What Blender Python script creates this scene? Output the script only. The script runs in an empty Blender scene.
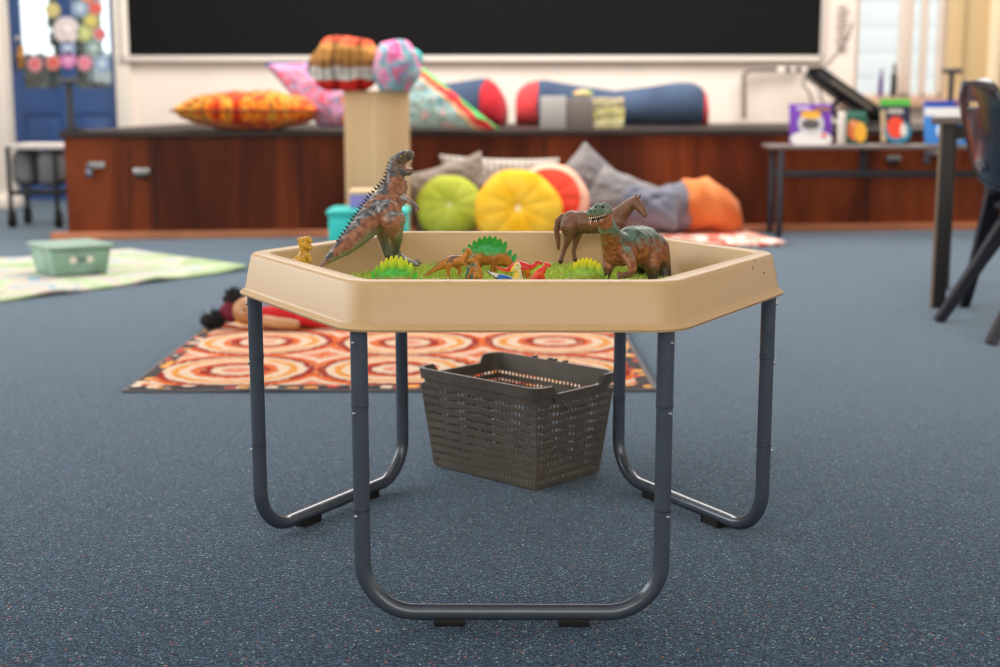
import bpy, bmesh, math, random
from mathutils import Vector, Matrix, noise
from math import sin, cos, pi, atan2, sqrt, tan
random.seed(7)
sc = bpy.context.scene
COL = sc.collection
# ------------------------------------------------------------------ camera geometry
F = 1361.0; PITCH = 0.167; YAW = 0.005
CAMP = Vector((-0.008, -2.300, 0.761))
def ray(x, y):
    u = (x - 500) / F; v = -(y - 333.5) / F
    c, s = cos(PITCH), sin(PITCH)
    y1 = c + s * v; z = -s + c * v
    c, s = cos(YAW), sin(YAW)
    return Vector((c * u - s * y1, s * u + c * y1, z))
def P(x, y, d):
    """point seen at x, y that stands d metres in front of the camera"""
    r = ray(x, y); return CAMP + r * (d / r.y)
def G(x, y, z=0.0):
    r = ray(x, y); return CAMP + r * ((z - CAMP.z) / r.z)
# ------------------------------------------------------------------ materials
def lin(c):
    return tuple(((v / 255) / 12.92 if v / 255 <= .04045 else ((v / 255 + .055) / 1.055) ** 2.4) for v in c)
def rgba(c): return (*lin(c), 1)
class NT:
    def __init__(s, name):
        s.m = bpy.data.materials.new(name); s.m.use_nodes = True
        s.t = s.m.node_tree; s.b = s.t.nodes['Principled BSDF']
        s._co = None
    def n(s, kind, **kw):
        nd = s.t.nodes.new(kind)
        for k, v in kw.items():
            if hasattr(nd, k): setattr(nd, k, v)
            else: nd.inputs[k.replace('_', ' ')].default_value = v
        return nd
    def l(s, a, b): s.t.links.new(a, b)
    def co(s, scale=(1, 1, 1), rot=(0, 0, 0), loc=(0, 0, 0), which='Object'):
        tc = s.n('ShaderNodeTexCoord'); mp = s.n('ShaderNodeMapping')
        mp.inputs['Scale'].default_value = scale; mp.inputs['Rotation'].default_value = rot; mp.inputs['Location'].default_value = loc
        s.l(tc.outputs[which], mp.inputs['Vector']); return mp.outputs[0]
    def ramp(s, fac, stops, const=False):
        r = s.n('ShaderNodeValToRGB'); cr = r.color_ramp
        if const: cr.interpolation = 'CONSTANT'
        while len(cr.elements) < len(stops): cr.elements.new(1.0)
        for e, (p, c) in zip(cr.elements, stops): e.position = p; e.color = rgba(c)
        s.l(fac, r.inputs[0]); return r.outputs[0]
    def noise(s, scale, vec=None, detail=3, rough=.5, dist=0):
        nd = s.n('ShaderNodeTexNoise'); nd.inputs['Scale'].default_value = scale; nd.inputs['Detail'].default_value = detail
        nd.inputs['Roughness'].default_value = rough; nd.inputs['Distortion'].default_value = dist
        s.l(vec if vec else s.co(), nd.inputs['Vector']); return nd.outputs['Fac']
    def bump(s, h, strength=.3, dist=.002):
        b = s.n('ShaderNodeBump'); b.inputs['Strength'].default_value = strength; b.inputs['Distance'].default_value = dist
        s.l(h, b.inputs['Height']); s.l(b.outputs[0], s.b.inputs['Normal'])
    def mix(s, a, b, fac):
        m = s.n('ShaderNodeMix', data_type='RGBA')
        for k, v in ((6, a), (7, b)):
            if isinstance(v, tuple): m.inputs[k].default_value = rgba(v)
            else: s.l(v, m.inputs[k])
        if isinstance(fac, float): m.inputs[0].default_value = fac
        else: s.l(fac, m.inputs[0])
        return m.outputs[2]
def M(name, col, rough=.5, metal=0, var=0.0, vscale=6, bump=0, bscale=200, col2=None, spec=.5, sheen=0, coat=0):
    t = NT(name); b = t.b
    b.inputs['Roughness'].default_value = rough; b.inputs['Metallic'].default_value = metal
    b.inputs['Specular IOR Level'].default_value = spec
    b.inputs['Sheen Weight'].default_value = sheen; b.inputs['Coat Weight'].default_value = coat
    c2 = col2 or tuple(min(255, v * (1 + .25)) for v in col)
    if var or col2:
        f = t.noise(vscale)
        lo, hi = .5 - .2, .5 + .2
        t.l(t.ramp(f, [(lo, tuple(v * (1 - var) for v in col)), (hi, c2)]), b.inputs['Base Color'])
    else: b.inputs['Base Color'].default_value = rgba(col)
    if bump: t.bump(t.noise(bscale, detail=2), bump)
    return t.m
def fabric(name, stops, scale=8, const=False, stretch=(1, 1, 1), rot=(0, 0, 0), dist=0, kind='noise', rough=.9, weave=500):
    t = NT(name); t.b.inputs['Roughness'].default_value = rough; t.b.inputs['Specular IOR Level'].default_value = .15
    t.b.inputs['Sheen Weight'].default_value = .15
    v = t.co(stretch, rot)
    if kind == 'noise': f = t.noise(scale, v, 2, .5, dist)
    elif kind == 'wave':
        w = t.n('ShaderNodeTexWave'); w.inputs['Scale'].default_value = scale; w.inputs['Distortion'].default_value = dist; t.l(v, w.inputs['Vector']); f = w.outputs['Fac']
    else:
        w = t.n('ShaderNodeTexVoronoi'); w.inputs['Scale'].default_value = scale; t.l(v, w.inputs['Vector'])
        sp = t.n('ShaderNodeSeparateColor'); t.l(w.outputs['Color'], sp.inputs[0]); f = sp.outputs[0]
    t.l(t.ramp(f, stops, const), t.b.inputs['Base Color'])
    t.bump(t.noise(weave, detail=1), .25, .002)
    return t.m
def attr_mat(name, rough=.45, bump=.4, bscale=350, spec=.4, noise_amt=.25):
    t = NT(name); a = t.n('ShaderNodeAttribute'); a.attribute_name = 'Col'
    t.b.inputs['Roughness'].default_value = rough; t.b.inputs['Specular IOR Level'].default_value = spec
    f = t.noise(160, detail=4)
    hs = t.n('ShaderNodeHueSaturation'); t.l(a.outputs['Color'], hs.inputs['Color'])
    mr = t.n('ShaderNodeMapRange'); t.l(f, mr.inputs[0]); mr.inputs[1].default_value = .3; mr.inputs[2].default_value = .7
    mr.inputs[3].default_value = 1 - noise_amt; mr.inputs[4].default_value = 1 + noise_amt; t.l(mr.outputs[0], hs.inputs['Value'])
    t.l(hs.outputs[0], t.b.inputs['Base Color'])
    t.bump(t.noise(bscale, detail=3), bump, .001); return t.m
# ------------------------------------------------------------------ mesh building
def tag(o, label, cat, group=None, kind=None):
    if label: o['label'] = label
    if cat: o['category'] = cat
    if group: o['group'] = group
    if kind: o['kind'] = kind
    return o
def empty(name, loc, label, cat, group=None, rz=0):
    o = bpy.data.objects.new(name, None); o.empty_display_size = .05; COL.objects.link(o)
    o.location = loc; o.rotation_euler = (0, 0, rz)
    bpy.context.view_layer.update()
    return tag(o, label, cat, group)
def wm(p):
    return (wm(p.parent) @ p.matrix_parent_inverse if p.parent else Matrix.Identity(4)) @ p.matrix_basis
def link(name, me, mat, parent=None, world=True):
    o = bpy.data.objects.new(name, me); COL.objects.link(o)
    if mat: me.materials.append(mat)
    if parent:
        o.parent = parent
        if world:
            mw = wm(parent)
            o.matrix_parent_inverse = mw.inverted()
    return o
class B:
    def __init__(s): s.bm = bmesh.new()
    def _xf(s, vs, M4):
        for v in vs: v.co = M4 @ v.co
    def box(s, c, size, rot=None, bev=0, seg=2):
        r = bmesh.ops.create_cube(s.bm, size=1)
        vs = r['verts']
        m = Matrix.Translation(Vector(c)) @ (rot.to_4x4() if rot else Matrix.Identity(4)) @ Matrix.Diagonal((*size, 1))
        s._xf(vs, m)
        if bev:
            es = list({e for v in vs for e in v.link_edges})
            bmesh.ops.bevel(s.bm, geom=es, offset=bev, segments=seg, profile=.5, affect='EDGES')
        return s
    def quadbox(s, pts, z0, z1):
        a = [s.bm.verts.new((p[0], p[1], z0)) for p in pts]; b = [s.bm.verts.new((p[0], p[1], z1)) for p in pts]
        n = len(pts); s.bm.faces.new(a[::-1]); s.bm.faces.new(b)
        for i in range(n): s.bm.faces.new((a[i], a[(i + 1) % n], b[(i + 1) % n], b[i]))
        return s
    def cone(s, p, q, r1, r2, seg=16, cap=True):
        p, q = Vector(p), Vector(q); d = q - p
        m = Matrix.Translation((p + q) / 2) @ d.to_track_quat('Z', 'Y').to_matrix().to_4x4()
        r = bmesh.ops.create_cone(s.bm, cap_ends=cap, segments=seg, radius1=max(r1, 1e-5), radius2=max(r2, 1e-5), depth=d.length)
        s._xf(r['verts'], m); return s
    def sph(s, c, r, scale=(1, 1, 1), sub=3, rot=None):
        k = bmesh.ops.create_icosphere(s.bm, subdivisions=sub, radius=r)
        s._xf(k['verts'], Matrix.Translation(Vector(c)) @ (rot.to_4x4() if rot else Matrix.Identity(4)) @ Matrix.Diagonal((*scale, 1))); return s
    def tube(s, pts, r, seg=16, cap=True):
        pts = [Vector(p) for p in pts]; n = len(pts); rings = []
        rr = r if isinstance(r, (list, tuple)) else [r] * n
        up = Vector((0, 0, 1)); prev = None
        for i, p in enumerate(pts):
            t = (pts[min(i + 1, n - 1)] - pts[max(i - 1, 0)]).normalized()
            if prev is None:
                a = t.cross(up) if abs(t.dot(up)) < .95 else t.cross(Vector((0, 1, 0)))
            else: a = prev - t * prev.dot(t)
            a.normalize(); prev = a; b = t.cross(a)
            rings.append([s.bm.verts.new(p + (a * cos(2 * pi * k / seg) + b * sin(2 * pi * k / seg)) * rr[i]) for k in range(seg)])
        for i in range(n - 1):
            for k in range(seg):
                s.bm.faces.new((rings[i][k], rings[i][(k + 1) % seg], rings[i + 1][(k + 1) % seg], rings[i + 1][k]))
        if cap: s.bm.faces.new(rings[0][::-1]); s.bm.faces.new(rings[-1])
        return s
    def loft(s, rings, close0=True, close1=True):
        R = [[s.bm.verts.new(p) for p in r] for r in rings]; n = len(R[0])
        for a, b in zip(R, R[1:]):
            for k in range(n): s.bm.faces.new((a[k], a[(k + 1) % n], b[(k + 1) % n], b[k]))
        if close0: s.bm.faces.new(R[0][::-1])
        if close1: s.bm.faces.new(R[-1])
        return s
    def build(s, name, mat, parent=None, smooth=True, bevel=0, auto=40):
        bmesh.ops.recalc_face_normals(s.bm, faces=s.bm.faces)
        me = bpy.data.meshes.new(name)
        if bevel:
            es = [e for e in s.bm.edges if len(e.link_faces) == 2 and e.calc_face_angle(0) > .6]
            bmesh.ops.bevel(s.bm, geom=es, offset=bevel, segments=2, profile=.5, affect='EDGES')
        s.bm.to_mesh(me); s.bm.free()
        if smooth:
            for p in me.polygons: p.use_smooth = True
            me.set_sharp_from_angle(angle=math.radians(auto))
        return link(name, me, mat, parent)
def paint(o, fn):
    me = o.data; ca = me.color_attributes.new('Col', 'FLOAT_COLOR', 'POINT')
    me.update()
    for v, c in zip(me.vertices, ca.data):
        c.color = (*lin(fn(v.co, v.normal)), 1)
def mixc(a, b, t):
    t = max(0, min(1, t)); return tuple(x + (y - x) * t for x, y in zip(a, b))
def organic(name, chains, voxel, mat, parent=None, fn=None, extra=None, smooth=4):
    """one continuous body grown from tapering limbs given as lists of (point, radius)"""
    b = B()
    for ch in chains:
        for i in range(len(ch) - 1):
            (p, r), (q, t) = ch[i], ch[i + 1]
            p, q = Vector(p), Vector(q)
            n = max(1, int((q - p).length / (min(r, t) * .45 + 1e-4)))
            for k in range(n + (1 if i == len(ch) - 2 else 0)):
                f = k / n; b.sph(p.lerp(q, f), r + (t - r) * f, sub=2)
    if extra: extra(b)
    me = bpy.data.meshes.new(name); b.bm.to_mesh(me); b.bm.free()
    tmp = bpy.data.objects.new('tmp', me); COL.objects.link(tmp)
    m = tmp.modifiers.new('r', 'REMESH'); m.mode = 'VOXEL'; m.voxel_size = voxel
    m = tmp.modifiers.new('s', 'SMOOTH'); m.iterations = smooth; m.factor = .5
    dg = bpy.context.evaluated_depsgraph_get()
    out = bpy.data.meshes.new_from_object(tmp.evaluated_get(dg))
    bpy.data.objects.remove(tmp); bpy.data.meshes.remove(me)
    out.name = name
    for p in out.polygons: p.use_smooth = True
    o = link(name, out, mat, parent)
    if fn: paint(o, fn)
    return o
def pix(*pts):
    """(x, y, distance, radius in pixels) -> (point, radius)"""
    return [(P(x, y, d), r * d / F) for x, y, d, r in pts]
def structure(o): o['kind'] = 'structure'; return o
def RM(rx=0, ry=0, rz=0):
    return (Matrix.Rotation(math.radians(rz), 3, 'Z') @ Matrix.Rotation(math.radians(ry), 3, 'Y') @ Matrix.Rotation(math.radians(rx), 3, 'X'))
# ------------------------------------------------------------------ palette
m_wall = M('wall_paint', (242, 228, 215), .7, var=.02, vscale=2, col2=(245, 231, 219))
m_white = M('white_trim', (238, 230, 218), .45)
m_metal = M('silver_metal', (190, 190, 192), .3, 1)
m_black = M('black_plastic', (20, 21, 23), .4)
m_tube = M('grey_blue_steel', (78, 86, 98), .24, .25, var=.04, vscale=30, col2=(82, 90, 102), coat=.3)
m_rubber = M('black_rubber', (14, 14, 15), .7)
def wood_mat(name, stops, sc_=(14, 14, 1.2), rough=.4):
    t = NT(name); t.b.inputs['Roughness'].default_value = rough
    v = t.co(sc_); f = t.noise(1.0, v, 5, .6, .6)
    t.l(t.ramp(f, stops), t.b.inputs['Base Color']); t.bump(f, .1, .002); return t.m
m_stage = wood_mat('dark_stained_timber', [(.3, (62, 25, 13)), (.45, (92, 40, 20)), (.6, (136, 64, 30)), (.75, (80, 36, 20))], (2.6, 2.6, .35), .55)
m_stage.node_tree.nodes['Principled BSDF'].inputs['Specular IOR Level'].default_value = .2
m_stage_top = wood_mat('stage_board', [(.3, (30, 19, 17)), (.7, (52, 36, 32))], (1, 6, 6), .5)
m_ply = wood_mat('pale_plywood', [(.3, (222, 178, 130)), (.7, (240, 204, 158))], (9, 9, .5), .5)
m_skirt = M('orange_timber', (186, 120, 84), .45, var=.1, vscale=3)
# carpet
def carpet():
    t = NT('blue_fleck_carpet'); b = t.b
    b.inputs['Roughness'].default_value = .95; b.inputs['Specular IOR Level'].default_value = .1
    b.inputs['Sheen Weight'].default_value = 1.0; b.inputs['Sheen Roughness'].default_value = .275
    b.inputs['Sheen Tint'].default_value = (.66, .84, 1, 1)
    v = t.co()
    big = t.noise(2.2, v, 3)
    ce = t.n('ShaderNodeTexVoronoi'); ce.inputs['Scale'].default_value = 330; t.l(v, ce.inputs['Vector'])
    cs = t.n('ShaderNodeSeparateColor'); t.l(ce.outputs['Color'], cs.inputs[0])
    base = t.ramp(cs.outputs[0], [(0, (8, 14, 24)), (.3, (18, 32, 50)), (.6, (30, 51, 76)), (.85, (50, 79, 104)), (1, (88, 120, 140))])
    tint = t.mix(base, (24, 42, 62), t.ramp(big, [(.3, (20, 20, 20)), (.7, (90, 90, 90))]))
    vo = t.n('ShaderNodeTexVoronoi'); vo.inputs['Scale'].default_value = 210; t.l(v, vo.inputs['Vector'])
    sp = t.n('ShaderNodeSeparateColor'); t.l(vo.outputs['Color'], sp.inputs[0])
    fleck = t.ramp(sp.outputs[0], [(0, (60, 80, 104)), (.16, (206, 112, 60)), (.3, (168, 188, 184)), (.62, (14, 20, 28)), (.75, (120, 82, 106))], True)
    near = t.ramp(vo.outputs['Distance'], [(.0, (255, 255, 255)), (.32, (255, 255, 255)), (.36, (0, 0, 0))])
    pick = t.ramp(sp.outputs[1], [(0, (0, 0, 0)), (.82, (255, 255, 255))], True)
    mm = t.n('ShaderNodeMath', operation='MULTIPLY'); t.l(near, mm.inputs[0]); t.l(pick, mm.inputs[1])
    t.l(t.mix(tint, fleck, mm.outputs[0]), b.inputs['Base Color'])
    t.bump(cs.outputs[0], .5, .002); return t.m
m_carpet = carpet()
# ------------------------------------------------------------------ room shell
YB = 8.6; XL, XR, YF, ZC = -4.6, 5.4, -4.2, 3.5
structure(B().box((.4, 2.2, -.05), (10.0, 12.8, .1)).build('floor', m_carpet, smooth=False))
structure(B().box((.4, 2.2, ZC + .05), (10.0, 12.8, .1)).build('ceiling', m_white, smooth=False))
# openings in the back wall
dl, dr = P(8, 200, 10.9).x, P(121, 200, 10.9).x
wl, wr = P(853, 95, 10.9).x, P(944, 95, 10.9).x
wz = P(880, 97, 10.9).z
TOP = 2.45
b = B()
def wbox(x0, x1, z0, z1): b.box(((x0 + x1) / 2, YB + .1, (z0 + z1) / 2), (x1 - x0, .2, z1 - z0))
wbox(XL, dl - .02, 0, ZC); wbox(dl - .02, dr + .02, TOP, ZC); wbox(dr + .02, wl, 0, ZC); wbox(wl, wr, 0, wz); wbox(wl, wr, TOP, ZC); wbox(wr, XR, 0, ZC)
structure(b.build('wall_back', m_wall, smooth=False))
# left wall with a wide daylight opening behind the camera's view
b = B()
b.box((XL - .1, 6.6, ZC / 2), (.2, 4.0, ZC)); b.box((XL - .1, -3.2, ZC / 2), (.2, 2.0, ZC))
b.box((XL - .1, 1.2, .5), (.2, 6.8, 1.0)); b.box((XL - .1, 1.2, 3.2), (.2, 6.8, .6))
structure(b.build('wall_left', m_wall, smooth=False))
structure(B().box((XR + .1, 2.2, ZC / 2), (.2, 12.8, ZC)).build('wall_right', m_wall, smooth=False))
structure(B().box((.4, YF - .1, ZC / 2), (10.0, .2, ZC)).build('wall_front', m_wall, smooth=False))
# white pilaster at the left beside the door
b = B(); xa = P(-30, 150, 9.95).x; xb = P(7, 150, 9.95).x
b.box(((xa + xb) / 2, 7.75, 1.75), (xb - xa, .2, 3.5), bev=.01); b.box(((xa + xb) / 2, 7.74, .05), (xb - xa + .06, .26, .1), bev=.02)
structure(b.build('trim_1', m_white))
# door surround
b = B()
for x in (dl - .05, dr + .07): b.box((x, YB - .02, TOP / 2), (.09 if x < 0 and x < dr else .12, .05, TOP), bev=.008)
b.box(((dl + dr) / 2, YB - .02, TOP + .05), (dr - dl + .2, .05, .12), bev=.008)
structure(b.build('trim_2', m_white))
structure(B().box(((dr + .12 + wl) / 2, YB - .015, .07), (wl - dr - .14, .03, .14), bev=.005).build('baseboard_back', m_white))
# ---- the blue door
m_blue = M('blue_door_paint', (46, 80, 136), .35, var=.05, vscale=3, col2=(52, 88, 146))
m_navy = M('navy_door_paint', (32, 62, 118), .4)
def glass_mat():
    t = NT('window_glass'); n = t.t.nodes; tr = n.new('ShaderNodeBsdfTransparent'); gl = n.new('ShaderNodeBsdfGlossy'); gl.inputs['Roughness'].default_value = .03
    tr.inputs[0].default_value = (.95, .98, .98, 1)
    mx = n.new('ShaderNodeMixShader'); mx.inputs[0].default_value = .07
    t.l(tr.outputs[0], mx.inputs[1]); t.l(gl.outputs[0], mx.inputs[2]); t.l(mx.outputs[0], n['Material Output'].inputs[0]); return t.m
m_glass = glass_mat()
gx = [P(19, 50, 10.9).x, P(58, 50, 10.9).x, P(72, 50, 10.9).x, P(109, 50, 10.9).x]
gz = P(50, 88, 10.9).z
b = B()
def dbox(x0, x1, z0, z1, y=.06, t=.05): b.box(((x0 + x1) / 2, YB + y, (z0 + z1) / 2), (x1 - x0, t, z1 - z0))
dbox(dl, gx[0], 0, TOP); dbox(gx[1], gx[2], gz, TOP); dbox(gx[3], dr, 0, TOP); dbox(gx[0], gx[3], 0, gz); dbox(gx[0], gx[1], TOP - .15, TOP); dbox(gx[2], gx[3], TOP - .15, TOP)
door = structure(b.build('door_1', m_blue, smooth=False))
for i in (0, 2):
    f = B()
    x0, x1 = gx[i], gx[i + 1]; zt = P(50, 112, 10.9).z
    for (a, c_, e, g) in ((x0, x1, zt - .015, zt), (x0, x0 + .015, .15, zt), (x1 - .015, x1, .15, zt), (x0, x1, .15, .165)):
        f.box(((a + c_) / 2, YB + .028, (e + g) / 2), (c_ - a, .016, g - e), bev=.003)
    f.box(((x0 + x1) / 2, YB + .03, (zt + .1) / 2 + .02), (x1 - x0 - .06, .012, zt - .25), bev=.004)
    f.build('door_panel', m_blue, door)
    B().box(((x0 + x1) / 2, YB + .06, (gz + TOP - .15) / 2), (x1 - x0, .006, TOP - .15 - gz)).build('glass_pane', m_glass, door, smooth=False)
m_brass = M('brass', (196, 146, 84), .35, 1)
hx = P(20, 57, 10.9)
h = B().box((hx.x, YB + .025, hx.z), (.05, .02, .18), bev=.006).build('door_handle', m_brass, door)
B().sph((hx.x, YB - .02, hx.z), .028).cone((hx.x, YB + .03, hx.z), (hx.x, YB - .02, hx.z), .012, .012).build('knob', m_brass, h)
lk = P(16.5, 38, 10.9)
B().cone((lk.x, YB + .035, lk.z), (lk.x, YB + .01, lk.z), .022, .018).build('lock', m_metal, door)
# paper rounds stuck on the glass
ROUND = [('large white', (236, 226, 226), 65, 30, 13, (250, 240, 240)), ('pale yellow', (214, 204, 140), 51.5, 10, 7.5, (236, 226, 160)), ('pale blue', (160, 186, 214), 79, 8, 8, (220, 232, 240)),
         ('coral red', (224, 130, 122), 94.5, 8, 7, (230, 60, 50)), ('orange', (228, 150, 120), 86, -3, 6, (240, 120, 80)), ('golden yellow', (206, 196, 120), 90, 21, 7.5, (240, 220, 110)),
         ('yellow-green', (196, 206, 140), 83.5, 33, 8, (226, 230, 160)), ('rose pink', (220, 150, 154), 98.5, 34, 6.5, (226, 60, 60)), ('lilac grey', (156, 176, 212), 66.5, 48, 7.5, (230, 236, 246)),
         ('grey-green', (150, 176, 172), 92.5, 48, 8, (210, 226, 220)), ('salmon pink', (230, 150, 158), 33.5, 64, 7.5, (240, 90, 90)), ('orange-red', (226, 138, 130), 52, 62.5, 7.5, (240, 70, 50)),
         ('bright pink', (222, 140, 196), 67, 60, 8, (250, 200, 230)), ('soft pink', (228, 150, 172), 83.5, 63, 7.5, (240, 120, 130)), ('sky blue', (160, 190, 220), 101.5, 64, 8, (220, 235, 245))]
where = {'large white': 'high in the middle of the blue door', 'pale yellow': 'left of the big white one', 'pale blue': 'at the top of the blue door', 'coral red': 'at the top right of the blue door', 'orange': 'cut off by the top of the view above the golden one',
         'golden yellow': 'under the coral red one', 'yellow-green': 'right beside the big white one', 'rose pink': 'at the right edge of the door glass', 'lilac grey': 'just under the big white one', 'grey-green': 'above the sky blue one',
         'salmon pink': 'leftmost in the bottom row', 'orange-red': 'second from the left in the bottom row', 'bright pink': 'in the middle of the bottom row', 'soft pink': 'fourth in the bottom row', 'sky blue': 'rightmost in the bottom row'}
for nm, c, x, y, r, c2 in ROUND:
    p = P(x, y, 10.9); rr = r * 10.9 / F
    m_ = M('paper_' + nm.replace(' ', '_'), c, .8)
    o = B().cone((p.x, YB + .034, p.z), (p.x, YB + .026, p.z), rr, rr * .97, 32).build('paper_disc', m_)
    o2 = B().cone((p.x, YB + .026, p.z), (p.x, YB + .022, p.z), rr * .35, rr * .3, 20).build('centre_dot', M('dot_' + nm.replace(' ', '_'), c2, .8), o)
    tag(o, f'{nm} round paper {where[nm]}', 'decoration', 'round paper decorations on the blue door')
# ---- outside
m_siding = NT('white_weatherboard'); w_ = m_siding.n('ShaderNodeTexWave'); w_.bands_direction = 'Z'; w_.wave_profile = 'SAW'; w_.inputs['Scale'].default_value = 1.2
m_siding.l(m_siding.co(), w_.inputs['Vector']); m_siding.l(m_siding.ramp(w_.outputs['Fac'], [(0, (238, 238, 240)), (.95, (250, 250, 250)), (1, (170, 175, 180))]), m_siding.b.inputs['Base Color'])
o = B().box((3.9, 12.6, 1.4), (3.4, .2, 2.8)).build('neighbouring_building', m_siding.m, smooth=False)
tag(o, 'white weatherboard building seen outside through the window at right', 'building')
structure(B().box((.5, 11.9, -.1), (16, 6.4, .1)).build('ground_outside', M('paving', (170, 168, 160), .9), smooth=False))
m_leaf = M('dark_shrub', (34, 66, 66), .7, var=.4, vscale=14, col2=(70, 104, 100))
b = B(); random.seed(3)
px0, px1 = P(45, 40, 11.6).x, P(101, 40, 11.6).x
for i in range(150):
    x = random.uniform(px0 + .08, px1 - .08); z = random.uniform(.05, 2.4)
    b.sph((x, 9.35 + random.uniform(-.1, .1), z), random.uniform(.07, .13), sub=1)
for i in range(160):
    x = random.uniform(px0 - .5, px1 + .25); z = random.uniform(.5, P(50, 62, 11.65).z)
    b.sph((x, 9.35 + random.uniform(-.1, .1), z), random.uniform(.07, .13), sub=1)
b.box(((px0 + px1) / 2, 9.45, 1.2), (px1 - px0 - .1, .12, 2.4)).box(((px0 + px1) / 2 - .1, 9.45, P(50, 62, 11.65).z / 2), (px1 - px0 + .8, .12, P(50, 62, 11.65).z))
tag(b.build('garden_shrub', m_leaf), 'dark green shrub seen outside through the glass of the blue door', 'shrub')
# ---- window at the right
win = B()
fy = YB + .08
def wframe(B_, x0, x1, z0, z1, y=fy, t=.08): B_.box(((x0 + x1) / 2, y, (z0 + z1) / 2), (x1 - x0, t, z1 - z0), bev=.006)
X = lambda px: P(px, 50, 10.9).x
wframe(win, X(852), X(860), wz, TOP); wframe(win, X(901), X(914), wz, TOP); wframe(win, X(923), X(929), wz, TOP); wframe(win, X(940), X(945), wz, TOP)
wframe(win, X(852), X(945), wz, wz + .03); wframe(win, X(852), X(945), TOP - .06, TOP)
wo = structure(win.build('window_1', M('window_frame_paint', (226, 210, 196), .5)))
for a_, c_ in ((860, 901), (914, 923), (929, 940)):
    B().box(((X(a_) + X(c_)) / 2, fy, (wz + TOP) / 2), (X(c_) - X(a_), .006, TOP - wz)).build('glass_pane', m_glass, wo, smooth=False)
B().box(((wl + wr) / 2, YB - .04, wz - .04), (wr - wl + .25, .16, .08), bev=.008).build('window_sill', M('sill_wood', (206, 168, 140), .5), wo)
# door-like panelling at far right, the cream wall's shade put into its tan colour
b = B()
b.box(((X(945) + X(1040)) / 2, YB - .02, 1.75), (X(1040) - X(945), .05, 3.4), bev=.005)
for px in (958, 984): b.box((X(px), YB - .06, 1.75), (.03, .05, 3.4), bev=.01)
structure(b.build('trim_3', M('cream_in_shade', (214, 186, 140), .5)))
structure(B().box((X(989.5), YB - .1, 1.75), (.085, .12, 3.4), bev=.015).build('trim_4', M('cream_paint', (250, 232, 196), .5)))
# ------------------------------------------------------------------ blackboard
bx0, bx1 = P(122, 30, 10.85).x, P(821, 30, 10.85).x; bz = P(480, 55.5, 10.85).z
bb = empty('blackboard', ((bx0 + bx1) / 2, 8.58, bz), 'long black board fixed to the cream wall above the stage', 'blackboard')
B().box(((bx0 + bx1) / 2, 8.575, bz + .75), (bx1 - bx0, .03, 1.5)).build('board_surface', M('board_black', (14, 14, 15), .85, spec=.2), bb, smooth=False)
fr = B()
fr.box(((bx0 + bx1) / 2, 8.57, bz - .015), (bx1 - bx0 + .06, .04, .03), bev=.004).box(((bx0 + bx1) / 2, 8.57, bz + 1.515), (bx1 - bx0 + .06, .04, .03), bev=.004)
for x in (bx0 - .015, bx1 + .015): fr.box((x, 8.57, bz + .75), (.03, .04, 1.56), bev=.004)
fr.build('frame', M('pale_frame', (214, 204, 196), .4), bb)
B().box(((bx0 + bx1) / 2, 8.55, bz - .036), (bx1 - bx0 + .06, .06, .012), bev=.004).build('ledge', m_white, bb)
# ------------------------------------------------------------------ stage
ZS = .612
SL = Vector((P(66, 180, 7.72).x, 7.72 - 2.3)); slope = .128
def sy(x, off=0): return SL.y + (x - SL.x) * slope + off
stx1 = XR - .01
stage = empty('stage', (SL.x, SL.y, 0), 'long low dark-stained timber stage along the back wall', 'stage')
b = B()
b.quadbox([(SL.x, SL.y), (stx1, sy(stx1)), (stx1, 8.58), (SL.x, 8.58)], 0.0, ZS - .035).build('front_panel', m_stage, stage, smooth=False)
B().quadbox([(SL.x - .02, SL.y - .03), (stx1, sy(stx1) - .03), (stx1, 8.58), (SL.x - .02, 8.58)], ZS - .035, ZS).build('stage_top', m_stage_top, stage, smooth=False, bevel=.004)
B().quadbox([(SL.x - .09, SL.y - .045), (stx1, sy(stx1) - .045), (stx1, sy(stx1) - .002), (SL.x - .09, SL.y - .002)], 0, .042).build('skirting', m_skirt, stage, smooth=False, bevel=.004)
# hatch boards on the stage front and their joints
ang = math.atan(slope)
def front(px, py):  # point on the stage front seen at px, py
    r = ray(px, py); k = (SL.y - CAMP.y - (SL.x - CAMP.x) * slope) / (r.y - r.x * slope); return CAMP + r * k
R_st = RM(0, 0, math.degrees(ang))
for px in (155, 300, 545, 770, 868):
    p = front(px, 180)
    B().box((p.x, p.y - .002, .30), (.008, .008, .51), R_st).build('board_joint', M('joint_dark', (28, 14, 10), .6) if 'joint_dark' not in bpy.data.materials else bpy.data.materials['joint_dark'], stage, smooth=False)
def hasp(px, py, lock):
    p = front(px, py); o = Vector((p.x, p.y, p.z))
    b = B(); b.box((o.x, o.y - .012, o.z), (.09, .014, .035), R_st, bev=.005)
    b.cone((o.x + .02, o.y - .01, o.z), (o.x + .02, o.y - .04, o.z), .013, .011)
    h = b.build('hasp', m_metal, stage)
    if lock:
        B().box((o.x - .035, o.y - .035, o.z - .045), (.035, .018, .04), bev=.005).tube([(o.x - .047, o.y - .035, o.z - .03), (o.x - .047, o.y - .035, o.z), (o.x - .035, o.y - .035, o.z + .012), (o.x - .023, o.y - .035, o.z), (o.x - .023, o.y - .035, o.z - .03)], .004, 8).build('padlock', M('padlock_steel', (120, 130, 150), .3, 1) if 'padlock_steel' not in bpy.data.materials else bpy.data.materials['padlock_steel'], h)
    else:
        B().box((o.x, o.y - .018, o.z - .03), (.06, .012, .02), bev=.004).build('catch', m_black, h)
hasp(97, 165, True); hasp(142, 171, False); hasp(893, 158, False); hasp(931, 153, True)
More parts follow.
